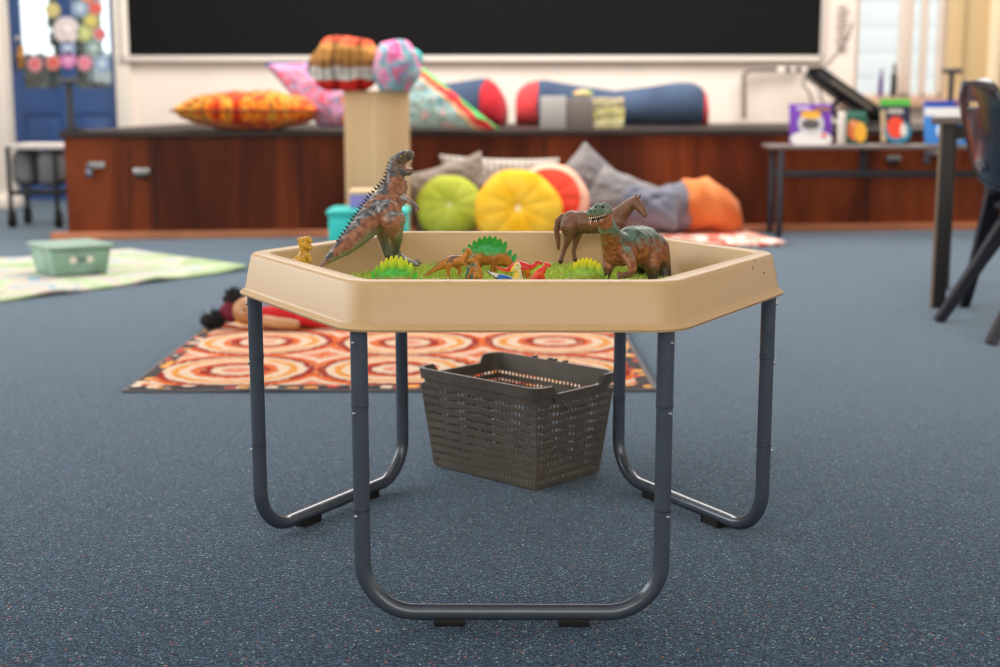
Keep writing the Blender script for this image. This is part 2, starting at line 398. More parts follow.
# ------------------------------------------------------------------ the play table
S = .22; RC = S * 2.056; RBm = S * 2.12; ZT = .5135; ZB = .443
def hexring(R, z, rc, n=8):
    pts = []
    a = R * cos(pi / 6)
    for k in range(6):
        th = k * pi / 3; cd = (R - rc / cos(pi / 6))
        c = Vector((cd * cos(th), cd * sin(th)))
        for j in range(n + 1):
            t = th - pi / 6 + (pi / 3) * j / n
            pts.append((c.x + rc * cos(t), c.y + rc * sin(t), z))
    return pts
m_tray = M('sand_plastic', (208, 174, 127), .36, bump=.1, bscale=1400)
table = empty('activity_table', (0, 0, 0), 'sand-coloured hexagonal play table on grey-blue looped steel legs', 'table')
tr = B()
prof = [(.30, .4455, .05), (.396, .4455, .02), (.399, .4475, .02), (.4135, .507, .022), (.4165, .5125, .024), (.4195, ZT, .026), (RC - .008, ZT, .058), (RC - .003, ZT - .002, .062), (RC, ZT - .007, .064),
        (RC + .0105, .456, .064), (RC + .012, .4525, .064), (RC + .0165, .4505, .064), (RBm + .006, .447, .064), (RBm + .0045, .4435, .064), (RBm, ZB, .06), (.30, ZB - .001, .05)]
tray = tr.loft([hexring(*p) for p in prof]).build('tray', m_tray, table, auto=50)
# scuffs on the right front rim
m_scuff = M('scuff', (104, 84, 62), .7)
b = B()
def onrim(px, py):
    n = Vector((cos(-pi / 6), sin(-pi / 6), 0)); ap_ = (RC + .0045) * cos(pi / 6)
    r = ray(px, py); k = (ap_ - CAMP.dot(n)) / r.dot(n); return CAMP + r * k
for x, y, w, h_ in ((755.5, 261, .0026, .002), (764, 273, .0022, .0034), (753, 268, .0008, .005)):
    B().box(onrim(x, y), (.001, w, h_), RM(8, 0, -30)).build('scuff_mark', m_scuff, tray, smooth=False)
# leg frames
zc = .0189; rt = .0122; apL = 1.724 * S
def leg_frame(k):
    rot = Matrix.Rotation(k * 2 * pi / 3, 4, 'Z')
    T = lambda x, z, y=0: rot @ Vector((x, -apL + y, z))
    rb = .078; pts = []
    pts.append(T(-S, .178)); pts.append(T(-S, zc + rb))
    for j in range(1, 12): a = pi + (pi / 2) * j / 12; pts.append(T(-S + rb + rb * cos(a), zc + rb + rb * sin(a)))
    pts.append(T(-S + rb, zc)); pts.append(T(0, zc)); pts.append(T(S - rb, zc))
    for j in range(1, 12): a = -pi / 2 + (pi / 2) * j / 12; pts.append(T(S - rb + rb * cos(a), zc + rb + rb * sin(a)))
    pts.append(T(S, zc + rb)); pts.append(T(S, .178))
    b = B().tube(pts, rt, 24)
    fr = b.build('leg_frame', m_tube, table)
    for sx in (-1, 1):
        x = sx * S
        B().cone(T(x, .177), T(x, .333), rt * 1.0, rt * 1.0, 24).cone(T(x, .1765), T(x, .1795), rt * 1.06, rt * 1.06, 24).build('middle_tube', m_tube, fr)
        for zz in (.1763, .3313): B().cone(T(x, zz - .0009), T(x, zz + .0002), rt * 1.075, rt * 1.075, 24).build('joint_ring', m_rubber, fr)
        B().cone(T(x, .332), T(x, .4432), rt * 1.035, rt * 1.035, 24).cone(T(x, .3315), T(x, .3345), rt * 1.09, rt * 1.09, 24).build('upper_tube', m_tube, fr)
        for z in (.168, .322, .425):
            d = (T(sx * 2, 0, -.0) - T(0, 0)).normalized() * .55 + (T(0, 0, -1) - T(0, 0)).normalized() * .83; d.normalize()
            p = T(x, z)
            B().cone(p + d * (rt - .002), p + d * (rt + .0012), .0030, .0026, 12).sph(p + d * (rt + .0010), .0026, sub=2).build('spring_button', m_metal, fr)
        c = T(sx * .092, .006); B().box(c, (.046, .026, .012), Matrix.Rotation(k * 2 * pi / 3, 3, 'Z'), bev=.002).build('foot_pad', m_rubber, fr)
for k in (0, 1, 2): leg_frame(k)
# artificial grass mat lying in the tray
def grass():
    vs, fs = [], []
    random.seed(11)
    hx_ = hexring(.388, .447, .02); n = len(hx_)
    vs += hx_; fs.append(list(range(n)))
    a = .375 * cos(pi / 6)
    cnt = 0
    while cnt < 15000:
        x = random.uniform(-.385, .385); y = random.uniform(-.33, .33)
        if y < -.05 and random.random() < .7: continue
        if max(abs(x * cos(t) + y * sin(t)) for t in (pi / 6, pi / 2, 5 * pi / 6)) > a + .005: continue
        cnt += 1
        h = random.uniform(.008, .016); t = random.uniform(0, 2 * pi); w = .0011
        lx, ly = random.gauss(0, .005), random.gauss(0, .005)
        i = len(vs); dx, dy = w * cos(t), w * sin(t)
        vs += [(x - dx, y - dy, .447), (x + dx, y + dy, .447), (x + dx * .7 + lx * .4, y + dy * .7 + ly * .4, .447 + h * .6), (x + lx, y + ly, .447 + h)]
        fs += [(i, i + 1, i + 2), (i, i + 2, i + 3)]
    me = bpy.data.meshes.new('grass_mat'); me.from_pydata(vs, [], fs); me.update()
    t = NT('artificial_grass'); v = t.co()
    t.l(t.ramp(t.noise(190, v, 2, .8), [(.3, (120, 160, 50)), (.5, (204, 228, 96)), (.66, (244, 248, 168))]), t.b.inputs['Base Color']); t.b.inputs['Roughness'].default_value = .6
    t.b.inputs['Specular IOR Level'].default_value = .2
    o = link('grass_mat', me, t.m); return tag(o, 'bright green artificial grass mat lying inside the play table tray', 'grass mat')
grass()
GZ = .4585   # standing height on the grass
# ------------------------------------------------------------------ toy animals
m_toy = attr_mat('painted_toy', .4)
m_toy_s = attr_mat('glossy_toy', .3, bump=.15, bscale=200, noise_amt=.08)
def nz(co, s): return noise.noise(Vector(co) * s)
def V3(x, y, d): return P(x, y, d)
# --- big theropod at the left
def trex():
    root = empty('toy_dinosaur', P(398, 262, 2.56), 'large brown and grey toy tyrannosaur rearing up with open jaws at the left', 'toy dinosaur', 'toy dinosaurs in the tray')
    root.location.z = GZ
    root_loc = root.location.copy()
    d0 = 2.50
    spine = pix((320.5, 266.5, 2.30, 1.2), (328, 259.5, 2.33, 4.2), (336, 253, 2.36, 7), (345, 246, 2.38, 10), (355, 237, 2.41, 12.5), (366, 225.5, 2.44, 14.5), (377, 214.5, 2.47, 17), (386, 205, 2.50, 17.5), (391.5, 196, 2.52, 16.2), (395, 187, 2.53, 13.4), (395, 178, 2.53, 10.2), (396, 170, 2.53, 9.3), (397.5, 163.5, 2.53, 9.2))
    head = pix((397.5, 164, 2.53, 8.4), (402, 159, 2.525, 8), (406.5, 156, 2.52, 6), (410, 155, 2.515, 4.9), (411.2, 157.5, 2.515, 3))
    brow = pix((399, 158, 2.505, 4.5), (404, 153.5, 2.50, 3.2))
    jaw = pix((399, 169, 2.53, 7), (404, 171.3, 2.52, 5), (409, 172, 2.515, 3.8), (412, 170.5, 2.515, 2.4))
    legN = pix((388, 213, 2.44, 14), (393, 221, 2.43, 13), (395, 230, 2.43, 8.8), (396.5, 239, 2.45, 6.6), (395, 249, 2.47, 4.8), (397.5, 256, 2.48, 5.0), (405, 261, 2.46, 4.6), (411, 263, 2.45, 3.6))
    toes = [pix((404, 261, 2.46, 3.8), (413, 263.5, 2.43 + k * .03, 2.8), (420 - abs(k) * 2, 263 - k * 2.2, 2.42 + k * .045, 1.8)) for k in (-1, 0, 1)]
    legF = pix((381, 216, 2.53, 12), (382, 228, 2.535, 8.8), (384, 239, 2.54, 5.8), (386.5, 249, 2.54, 4.8), (389.5, 257, 2.54, 4.6), (398, 261, 2.53, 3.6), (406, 262.5, 2.52, 2.4))
    armN = pix((404, 198, 2.47, 4.0), (409, 201, 2.45, 2.5), (414, 204, 2.44, 2.0), (417, 207, 2.43, 1.6)); armF = pix((398, 208, 2.56, 3.8), (401, 214, 2.57, 2.0), (402, 217, 2.57, 1.8))
    cl = []
    for a, b_ in (((417, 207), (417.5, 213)), ((417, 206), (420, 210)), ((417, 206), (415, 212))): cl.append(pix((*a, 2.43, 1.1), (*b_, 2.42, .6)))
    for a, b_ in (((402, 216), (407.5, 219)), ((402, 217), (406, 222.5)), ((401, 217), (402, 222))): cl.append(pix((*a, 2.57, 1.0), (*b_, 2.56, .6)))
    back = Vector((-.62, 0, .78))
    c0 = P(320, 266, 2.3)
    def fn(co, no):
        n1 = nz(co, 45); n2 = nz(co + Vector((3, 1, 2)), 110)
        # height of the point above or below the spine's line
        q = no.x * -.66 + no.z * .62
        base = mixc((134, 86, 64), (172, 118, 90), .5 + n2)
        dark = mixc((66, 68, 74), (150, 150, 148), .4 + n2 * 1.4)
        belly = (138, 138, 112)
        px = co.z
        c = mixc(base, dark, (q - .30 + n1 * .9) * 3.2)
        c = mixc(c, belly, (-q - .35 + n1 * .4) * 2.2)
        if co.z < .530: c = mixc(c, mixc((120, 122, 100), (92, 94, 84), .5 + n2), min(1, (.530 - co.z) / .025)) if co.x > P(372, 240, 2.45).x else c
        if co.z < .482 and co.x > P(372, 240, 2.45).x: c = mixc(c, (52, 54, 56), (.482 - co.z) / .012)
        if co.z > P(390, 176, 2.53).z: c = mixc(c, mixc((74, 76, 80), (124, 108, 96), .5 + n2 * 1.4 + (.3 if no.x > .4 else 0)), .85)
        if (co - P(408, 166, 2.515)).length < 5.5 * 2.5 / F: c = mixc(c, (172, 112, 98), .75)
        return c
    body = organic('body', [spine, head, brow, jaw, legN, legF, armN, armF] + toes + cl, .0014, m_toy, root, fn, smooth=3)
    # spikes along the back
    outline = [(338, 241), (345, 231), (352, 220), (360, 208.5), (368, 197.5), (376, 189), (384, 180.5), (386.5, 173), (388.5, 163), (394, 156)]
    sp = B(); k = 0
    for (a, b_), (c, e) in zip(outline, outline[1:]):
        L = sqrt((c - a) ** 2 + (e - b_) ** 2); nx, ny = (e - b_) / L, -(c - a) / L
        for j in range(max(1, int(L / 3.3))):
            f = j / max(1, int(L / 3.3)); x, y = a + (c - a) * f, b_ + (e - b_) * f; dd = 2.36 + .17 * min(1, (x - 338) / 50)
            hgt = random.uniform(2.6, 3.6) if y > 172 else 1.8
            sp.cone(P(x - nx * 1.0, y - ny * 1.0, dd), P(x + nx * hgt - .3, y + ny * hgt, dd), .0026, .0003, 6)
    sp.build('spines', M('dark_spine', (58, 56, 56), .5), body)
    th = B()
    for j in range(6):
        f = j / 5; th.cone(P(405 + 6.5 * f, 164.5 - 5 * f, 2.50), P(405.6 + 6.5 * f, 167 - 5 * f, 2.50), .0009, .0001, 6)
        th.cone(P(406 + 5.5 * f, 168.6, 2.50), P(405.8 + 5.5 * f, 166.6, 2.50), .0008, .0001, 6)
    th.build('teeth', M('ivory', (232, 220, 190), .4), body)
    B().sph(P(401, 156.3, 2.492), .0016, sub=2).build('eye', M('amber_eye', (200, 150, 50), .2), body)
trex()
# --- brown and green dinosaur at the right
def bigdino():
    root = empty('toy_dinosaur', P(640, 279, 2.39), 'stout russet and green toy dinosaur with bared white teeth facing the camera, at the right', 'toy dinosaur', 'toy dinosaurs in the tray'); root.location.z = GZ
    body = pix((616, 252, 2.33, 14.5), (622, 249, 2.35, 18), (632, 246, 2.37, 20.8), (642, 246.5, 2.40, 21.5), (651, 251.5, 2.42, 19.5), (658, 261, 2.46, 13), (663, 270, 2.44, 8.6), (667, 279, 2.43, 4.5), (670, 284, 2.42, 2))
    neck = pix((616, 250, 2.33, 14.5), (611.5, 238, 2.31, 11.5), (607.5, 228, 2.29, 9.6), (605, 219, 2.28, 8.8))
    head = pix((604, 211.5, 2.28, 8.8), (598.5, 211, 2.26, 7.4), (593.5, 212.3, 2.245, 5.8), (590.5, 213.3, 2.24, 4.6))
    brow = [pix((597, 206.2, 2.25, 3.3), (600, 206.5, 2.27, 2.6)), pix((604, 205.3, 2.265, 3.6), (608, 207, 2.28, 2.6))]
    nose = [pix((590, 211, 2.235, 2.6), (591, 211, 2.24, 2.2)), pix((594.5, 210.6, 2.235, 2.4), (595, 211, 2.24, 2))]
    jaw = pix((604, 218.8, 2.28, 6.6), (598.5, 221.5, 2.265, 5), (593.5, 223, 2.25, 4), (591, 223.8, 2.245, 2.8))
    fl = pix((611, 258, 2.34, 9), (608, 268, 2.33, 5.5), (606, 277, 2.33, 4), (605, 285, 2.33, 4), (602, 290, 2.32, 4.2))
    fr_ = pix((626, 254, 2.31, 8), (631, 262, 2.29, 5.6), (633, 269, 2.28, 4.2), (630, 274, 2.27, 3.6), (624, 275.5, 2.265, 3.2))
    cl = [pix((624, 275, 2.265, 2.6), (619.5, 273.5 + k * 2.2, 2.26 - .004 * k, 1.6), (617.5, 271.5 + k * 2.6, 2.26, .9)) for k in (0, 1, 2)]
    hn = pix((650, 256, 2.38, 13), (652, 266, 2.37, 8.5), (653, 276, 2.37, 5.8), (653, 286, 2.37, 5.2), (649, 291, 2.36, 5))
    hf = pix((638, 258, 2.46, 11), (639, 270, 2.47, 7), (640, 281, 2.47, 5), (638, 286, 2.47, 4.5))
    def fn(co, no):
        n1 = nz(co, 50); n2 = nz(co + Vector((5, 1, 2)), 130)
        rust = mixc((128, 74, 46), (162, 100, 66), .5 + n2); green = mixc((66, 92, 84), (108, 134, 116), .5 + n1 * .9)
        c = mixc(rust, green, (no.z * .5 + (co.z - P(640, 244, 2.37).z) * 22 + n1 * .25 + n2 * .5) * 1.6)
        if co.x < P(611, 240, 2.3).x and co.z > P(600, 228, 2.28).z:
            c = mixc(mixc((162, 96, 70), (140, 88, 66), .5 + n2), mixc((88, 112, 102), (124, 142, 126), .5 + n1), (co.z - P(600, 215.5, 2.26).z) * 260)
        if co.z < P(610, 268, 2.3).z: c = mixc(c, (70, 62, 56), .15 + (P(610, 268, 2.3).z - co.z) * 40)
        # darker crease bands round the ribs
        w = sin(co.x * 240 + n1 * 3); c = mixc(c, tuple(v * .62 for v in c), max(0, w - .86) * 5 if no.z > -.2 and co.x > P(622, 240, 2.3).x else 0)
        return c
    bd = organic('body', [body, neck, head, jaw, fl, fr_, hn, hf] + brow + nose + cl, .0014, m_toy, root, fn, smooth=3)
    th = B()
    for j in range(9):
        f = j / 8; x = 589.5 + 15.5 * f; y = 217.9 - 3.2 * f * f; dd = 2.226 + .028 * f * f; g = random.uniform(.7, 1.3)
        th.cone(P(x, y - .8, dd), P(x + .2, y + 1.3 * g, dd), .0009, .0002, 6)
        if j < 8 and j % 3 != 1: th.cone(P(x + .9, y + 4.2, dd + .006), P(x + .9, y + 4.2 - 2.4 * g, dd + .004), .001, .0003, 6)
    th.build('teeth', M('tooth_white', (240, 236, 224), .35), bd)
    mo = B()
    mo.tube([P(590, 219.0, 2.236), P(595, 219.0, 2.240), P(600, 218, 2.246), P(606, 215.6, 2.258)], [.0018, .0028, .0030, .0014], 10)
    mo.build('mouth', M('mouth_dark', (44, 20, 18), .5), bd)
    e = B(); e.sph(P(596, 206.6, 2.243), .0021, sub=2).sph(P(603, 206.4, 2.252), .0024, sub=2); e.build('eye', M('toy_eye', (70, 44, 34), .15), bd)
    n_ = B(); n_.sph(P(590.5, 211.5, 2.228), .0014, sub=2).sph(P(595, 211.4, 2.229), .0014, sub=2); n_.build('nostril', M('nostril', (70, 30, 24), .6), bd)
bigdino()
# --- horse
def horse():
    root = empty('toy_horse', P(590, 261, 2.62), 'plain brown toy horse standing at the back of the tray, half hidden by a dinosaur', 'toy horse'); root.location.z = GZ
    d = 2.595
    body = pix((572, 222.5, d, 12.5), (582, 222.5, d, 12), (594, 223, d, 11.5), (606, 222.5, d, 12.5), (615, 222, d, 12))
    neck = pix((616, 218, d, 10), (624, 211, d - .005, 8), (630, 205, d - .01, 6.6), (634.5, 202, d - .015, 6))
    head = pix((634.5, 202, d - .015, 5.8), (639, 206.5, d - .02, 5.2), (642.5, 211.5, d - .025, 3.7), (644.5, 214.8, d - .03, 3.0))
    ears = [pix((635.5, 198.5, d - .02, 1.8), (636.2, 194, d - .02, .8)), pix((638, 198.5, d - .005, 1.8), (641, 194, d - .003, .8))]
    tail = pix((562.5, 216, d, 2.8), (557.5, 221, d, 3), (556.5, 230, d, 3), (558, 240, d, 2.6), (558.5, 249, d, 1.5))
    l1 = pix((569, 226, d - .015, 9.5), (569, 235, d - .015, 5.2), (567, 243, d - .015, 3.3), (564, 250, d - .012, 2.5), (562, 257, d - .012, 2.3), (560.5, 261.5, d - .012, 2.8))
    l2 = pix((576, 228, d + .012, 8.5), (576.5, 238, d + .012, 4.2), (575, 245, d + .012, 2.8), (573.5, 252, d + .012, 2.2), (574.5, 257, d + .012, 2.1), (575, 259.5, d + .012, 2.6))
    l3 = pix((613, 229, d - .02, 7), (614, 239, d - .02, 3.6), (614, 248, d - .02, 2.3), (614, 257, d - .02, 2.2), (613, 261.5, d - .02, 2.8)); l4 = pix((618, 229, d + .012, 6.5), (621, 239, d + .012, 3.4), (620, 248, d + .012, 2.2), (620, 256, d + .012, 2.1), (619, 259.5, d + .012, 2.6))
    def fn(co, no):
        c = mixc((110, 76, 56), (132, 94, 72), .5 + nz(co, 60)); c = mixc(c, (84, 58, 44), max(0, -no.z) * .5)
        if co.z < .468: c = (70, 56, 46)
        return c
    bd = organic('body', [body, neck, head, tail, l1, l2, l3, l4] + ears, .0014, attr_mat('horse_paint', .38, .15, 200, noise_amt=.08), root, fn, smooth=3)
    B().tube([P(634, 197.5, d - .014), P(629, 200, d - .008), P(622, 205, d), P(615, 210, d)], [.0028, .0036, .0036, .002], 8).build('mane', M('mane_brown', (88, 58, 44), .6), bd)
    B().sph(P(639, 204.5, d - .031), .0011, sub=2).build('eye', M('dark_eye', (14, 10, 8), .15), bd)
horse()
# --- plated dinosaurs
def stego(label, x0, x1, ytop, yfoot, d, cb, cg, cp, flip=False):
    """x0..x1 head to tail end, seen from the side"""
    L = x1 - x0; H_ = yfoot - ytop; cx = (x0 + x1) / 2; s = -1 if flip else 1
    X_ = lambda f: cx + s * (f - .5) * L
    Y_ = lambda f: yfoot - f * H_
    root = empty('toy_dinosaur', P(cx, yfoot, d), label, 'toy dinosaur', 'toy dinosaurs in the tray'); root.location.z = GZ
    body = pix((X_(.1), Y_(.30), d, .07 * L), (X_(.25), Y_(.42), d, .14 * L), (X_(.45), Y_(.5), d, .19 * L), (X_(.6), Y_(.47), d, .175 * L), (X_(.76), Y_(.33), d, .11 * L), (X_(.9), Y_(.2), d, .05 * L), (X_(1), Y_(.12), d, .02 * L))
    head = pix((X_(.1), Y_(.3), d, .07 * L), (X_(.02), Y_(.24), d, .055 * L), (X_(-.03), Y_(.2), d, .03 * L))
    legs = []
    for f, dd in ((.3, -.012), (.34, .012), (.58, -.012), (.63, .012)):
        legs.append(pix((X_(f), Y_(.38), d + dd, .09 * L), (X_(f), Y_(.18), d + dd, .055 * L), (X_(f - .02), Y_(.03), d + dd, .05 * L)))
    zt = P(cx, Y_(.55), d).z
    def fn(co, no):
        c = mixc(cb, tuple(v * .8 for v in cb), .5 + nz(co, 90)); return mixc(c, cg, (co.z - zt) * 130 + .5 + nz(co, 120) * .6)
    bd = organic('body', [body, head] + legs, .0013, m_toy_s, root, fn, smooth=3)
    pl = B(); k = 0
    n = 11
    for i in range(n):
        f = .12 + .78 * i / (n - 1)
        yb = .42 + .36 * sin(pi * min(1, max(0, (f - .02) / .95))) - (.12 if f > .8 else 0)
        hh = (.12 + .2 * sin(pi * (f - .05) / .9)) * H_; ww = (.034 + .014 * sin(pi * f)) * L
        off = .0035 if i % 2 else -.0035
        x, y = X_(f), Y_(yb)
        lean = (f - .5) * 6 * s * (L / 55)
        hh *= .88; pts = [(x - ww * .8, y + 3), (x - ww * 1.1 + lean * .4, y - hh * .5), (x - ww * .35 + lean * .9, y - hh * .92), (x + ww * .35 + lean, y - hh), (x + ww * 1.1 + lean * .5, y - hh * .5), (x + ww * .8, y + 3)]
        a = [P(p[0], p[1], d + off - .0009) for p in pts]; b2 = [P(p[0], p[1], d + off + .0009) for p in pts]
        va = [pl.bm.verts.new(q) for q in a]; vb = [pl.bm.verts.new(q) for q in b2]
        pl.bm.faces.new(va); pl.bm.faces.new(vb[::-1])
        for j in range(6): pl.bm.faces.new((va[j], vb[j], vb[(j + 1) % 6], va[(j + 1) % 6]))
    po = pl.build('back_plates', m_toy_s, bd, smooth=False)
    ztop = P(cx, Y_(.95), d).z; zlow = P(cx, Y_(.7), d).z
    paint(po, lambda co, no: mixc(cg, cp, (co.z - zlow) / (ztop - zlow) * 1.2 + .15))
    B().sph(P(X_(.0), Y_(.27), d - .055 * L * d / F), .0011, sub=2).build('eye', bpy.data.materials['dark_eye'], bd)
stego('green toy dinosaur with yellow-tipped back plates, low behind the front rim at the left', 367, 424, 257.5, 299, 2.26, (196, 150, 60), (84, 190, 72), (226, 222, 50))
stego('orange and green toy dinosaur with dark green back plates in the middle of the tray', 459, 519, 237.5, 271.5, 2.51, (206, 130, 56), (66, 176, 92), (50, 168, 40))
stego('lime green toy dinosaur with bright yellow back plates, behind the front rim at the right', 562, 610, 259, 292, 2.32, (160, 176, 60), (142, 186, 70), (244, 226, 40), )
# --- small theropods and others
def raptor(label, pts, neck, headp, legs, arms, fn, voxel=.0011, mat=None):
    root = empty('toy_dinosaur', Vector(pts[len(pts) // 2][0]), label, 'toy dinosaur', 'toy dinosaurs in the tray'); root.location.z = GZ
    bd = organic('body', [pts, neck, headp] + legs + arms, voxel, mat or m_toy_s, root, fn, smooth=2)
    p, r = headp[0]
    B().sph(p + Vector((0, -r * .95, r * .3)), .0009, sub=2).build('eye', bpy.data.materials['dark_eye'], bd)
def f_or(co, no): return mixc((206, 132, 62), (120, 96, 74), (no.z - .4 + nz(co, 90) * .8) * 2.5)
d = 2.42
raptor('slim orange toy dinosaur with a long straight tail, in the middle of the tray',
       pix((423.5, 276, d, .9), (430, 272.5, d, 1.8), (437, 268, d, 3), (444, 264, d, 5), (451, 261.5, d, 6.2), (457, 260.5, d, 5.6)),
       pix((457, 260, d, 5.2), (463, 259, d, 3.6), (466, 254.5, d, 2.6), (467.5, 250.5, d, 2.5)), pix((467.5, 250, d, 2.7), (469, 249.5, d - .004, 2.2), (470.5, 252, d - .006, 1.4)),
       [pix((450, 264, d - .01, 4.2), (447.5, 269.5, d - .01, 2.2), (449, 274, d - .01, 1.6), (446, 277.5, d - .01, 1.5), (450, 278, d - .01, 1.2)), pix((456, 264, d + .01, 4), (459.5, 269, d + .01, 2.2), (459, 274, d + .01, 1.6), (460, 277, d + .01, 1.5))],
       [pix((462, 262, d - .006, 1.8), (466, 265, d - .008, 1.3), (469, 266, d - .008, .9))], f_or)
d = 2.36
def f_cap(co, no):
    c = mixc((212, 146, 72), (196, 120, 56), .5 + nz(co, 90))
    return mixc(c, mixc((90, 92, 84), (60, 110, 84), .5 + nz(co, 60)), (no.x * -.9 + .2 + nz(co, 100) * .5) * 2 if co.z < P(474, 262, d).z else (no.z - .5) * 2)
raptor('small squat tan toy dinosaur with a grey-green back, behind the front rim',
       pix((480, 282, d, 1.5), (478, 276, d, 5), (476, 270, d, 5.8), (475, 265, d, 4.8)), pix((475, 265, d, 4.4), (474.5, 260, d, 3.6)), pix((474.5, 258, d, 4), (471.5, 259.5, d - .006, 2.6), (469.5, 260.5, d - .01, 1.8)),
       [pix((473, 276, d - .01, 3.4), (470, 284, d - .01, 2.2), (468, 292, d - .01, 2.2)), pix((480, 276, d, 3.4), (481, 284, d, 2.2), (481, 292, d, 2.2))], [pix((470, 269, d - .01, 3.6), (467.5, 275, d - .012, 2.4), (466, 280, d - .012, 1.2))], f_cap)
d = 2.40
def f_red(co, no): return mixc((226, 160, 60), (224, 44, 40), (no.z + .35 + nz(co, 70) * .4) * 3)
raptor('red-backed orange toy dinosaur with its long tail stretched to the left',
       pix((497, 267, d, 1.2), (502, 270, d, 2), (508, 270.5, d, 2.6), (514, 267, d, 4), (520, 266, d, 5.6), (527, 268.5, d, 5.4)), pix((527, 268, d, 4.2), (533, 267, d, 2.8), (537, 263.5, d, 2.4)), pix((537.5, 263, d, 2.6), (541, 263.5, d, 1.8)),
       [pix((519, 270, d - .01, 3.4), (518, 277, d - .01, 2.2), (518, 283, d - .01, 2)), pix((527, 271, d, 3.4), (528, 277, d, 2.2), (528, 283, d, 2)), pix((520, 270, d + .01, 3), (522, 277, d + .01, 2), (522, 281, d + .01, 2))], [], f_red)
d = 2.34
raptor('small bright red toy dinosaur with raised neck, right of the red-backed one',
       pix((528, 284, d, 1.5), (533, 279, d, 3), (538, 275, d, 4.8), (542, 271, d, 4)), pix((542, 271, d, 3.4), (545, 267, d, 2.5)), pix((546.5, 264.8, d, 2.9), (549.5, 265.5, d - .004, 2)),
       [pix((537, 277, d - .008, 3), (536, 286, d - .008, 2), (536, 291, d - .008, 2)), pix((542, 276, d, 3), (544, 286, d, 2), (544, 291, d, 2))], [], lambda co, no: mixc((226, 52, 44), (236, 120, 60), .3 + nz(co, 90) - no.z * .4))
d = 2.30
def f_yel(co, no): return mixc((236, 190, 60), (226, 214, 180), (no.x + .1 + nz(co, 90) * .4) * 2)
raptor('small yellow and cream toy dinosaur with raised head behind the middle of the front rim',
       pix((524, 288, d, 1.5), (521, 282, d, 4), (518, 277.5, d, 5), (518, 272, d, 4)), pix((518, 271, d, 3.6), (518, 267.5, d, 3.4)), pix((517.5, 266, d, 3.9), (514, 268.5, d - .006, 2.8), (512, 270.5, d - .008, 1.8)),
       [pix((515, 281, d - .01, 3), (513, 290, d - .01, 2), (512, 296, d - .01, 2)), pix((521, 281, d, 3), (523, 290, d, 2), (523, 296, d, 2))], [], f_yel)
d = 2.33
def f_blu(co, no): return mixc((214, 208, 204), (46, 104, 190), (nz(co, 75) + .12) * 6) if no.z > -.2 else (120, 96, 84)
raptor('low blue and white toy dinosaur stretched out behind the front rim',
       pix((488.5, 272, d, 1), (493, 274.5, d, 2), (498, 277, d, 3.4), (505, 279, d, 4.4), (511, 280, d, 3)), pix((511, 280, d, 2.6), (514, 279.5, d, 2.2)), pix((515, 279.5, d, 2.5), (518, 280.5, d, 1.6)),
       [pix((500, 281, d - .008, 2.6), (499, 288, d - .008, 1.8), (499, 292, d - .008, 1.8)), pix((508, 281, d, 2.6), (509, 288, d, 1.8), (509, 292, d, 1.8))], [], f_blu)
# --- yellow figure at the left rim
d = 2.24
raptor('mustard yellow toy dinosaur peeping over the left rim of the tray',
       pix((290, 268, d, 1.5), (294, 263, d, 4), (299, 261, d, 6.5), (303, 258, d, 6.5), (304.5, 252, d, 5.2)), pix((304.5, 252, d, 5.2), (304, 247, d, 5)),
       pix((303.5, 243, d, 5.8), (308, 246, d - .006, 3.8), (310.5, 247.5, d - .01, 2.6)),
       [pix((299, 264, d - .014, 5), (300, 274, d - .014, 3), (301, 286, d - .014, 2.8)), pix((306, 264, d, 5), (308, 274, d, 3), (309, 287, d, 2.8)), pix((299, 240, d - .004, 2.4), (301, 239, d, 2)), pix((304, 238.8, d - .004, 2.6), (308, 238.5, d - .008, 2.8), (311, 241, d - .01, 2.2))],
       [pix((308, 255, d - .01, 2.4), (311, 260, d - .014, 1.6))], lambda co, no: mixc((216, 168, 62), (186, 136, 44), .4 + nz(co, 110)))
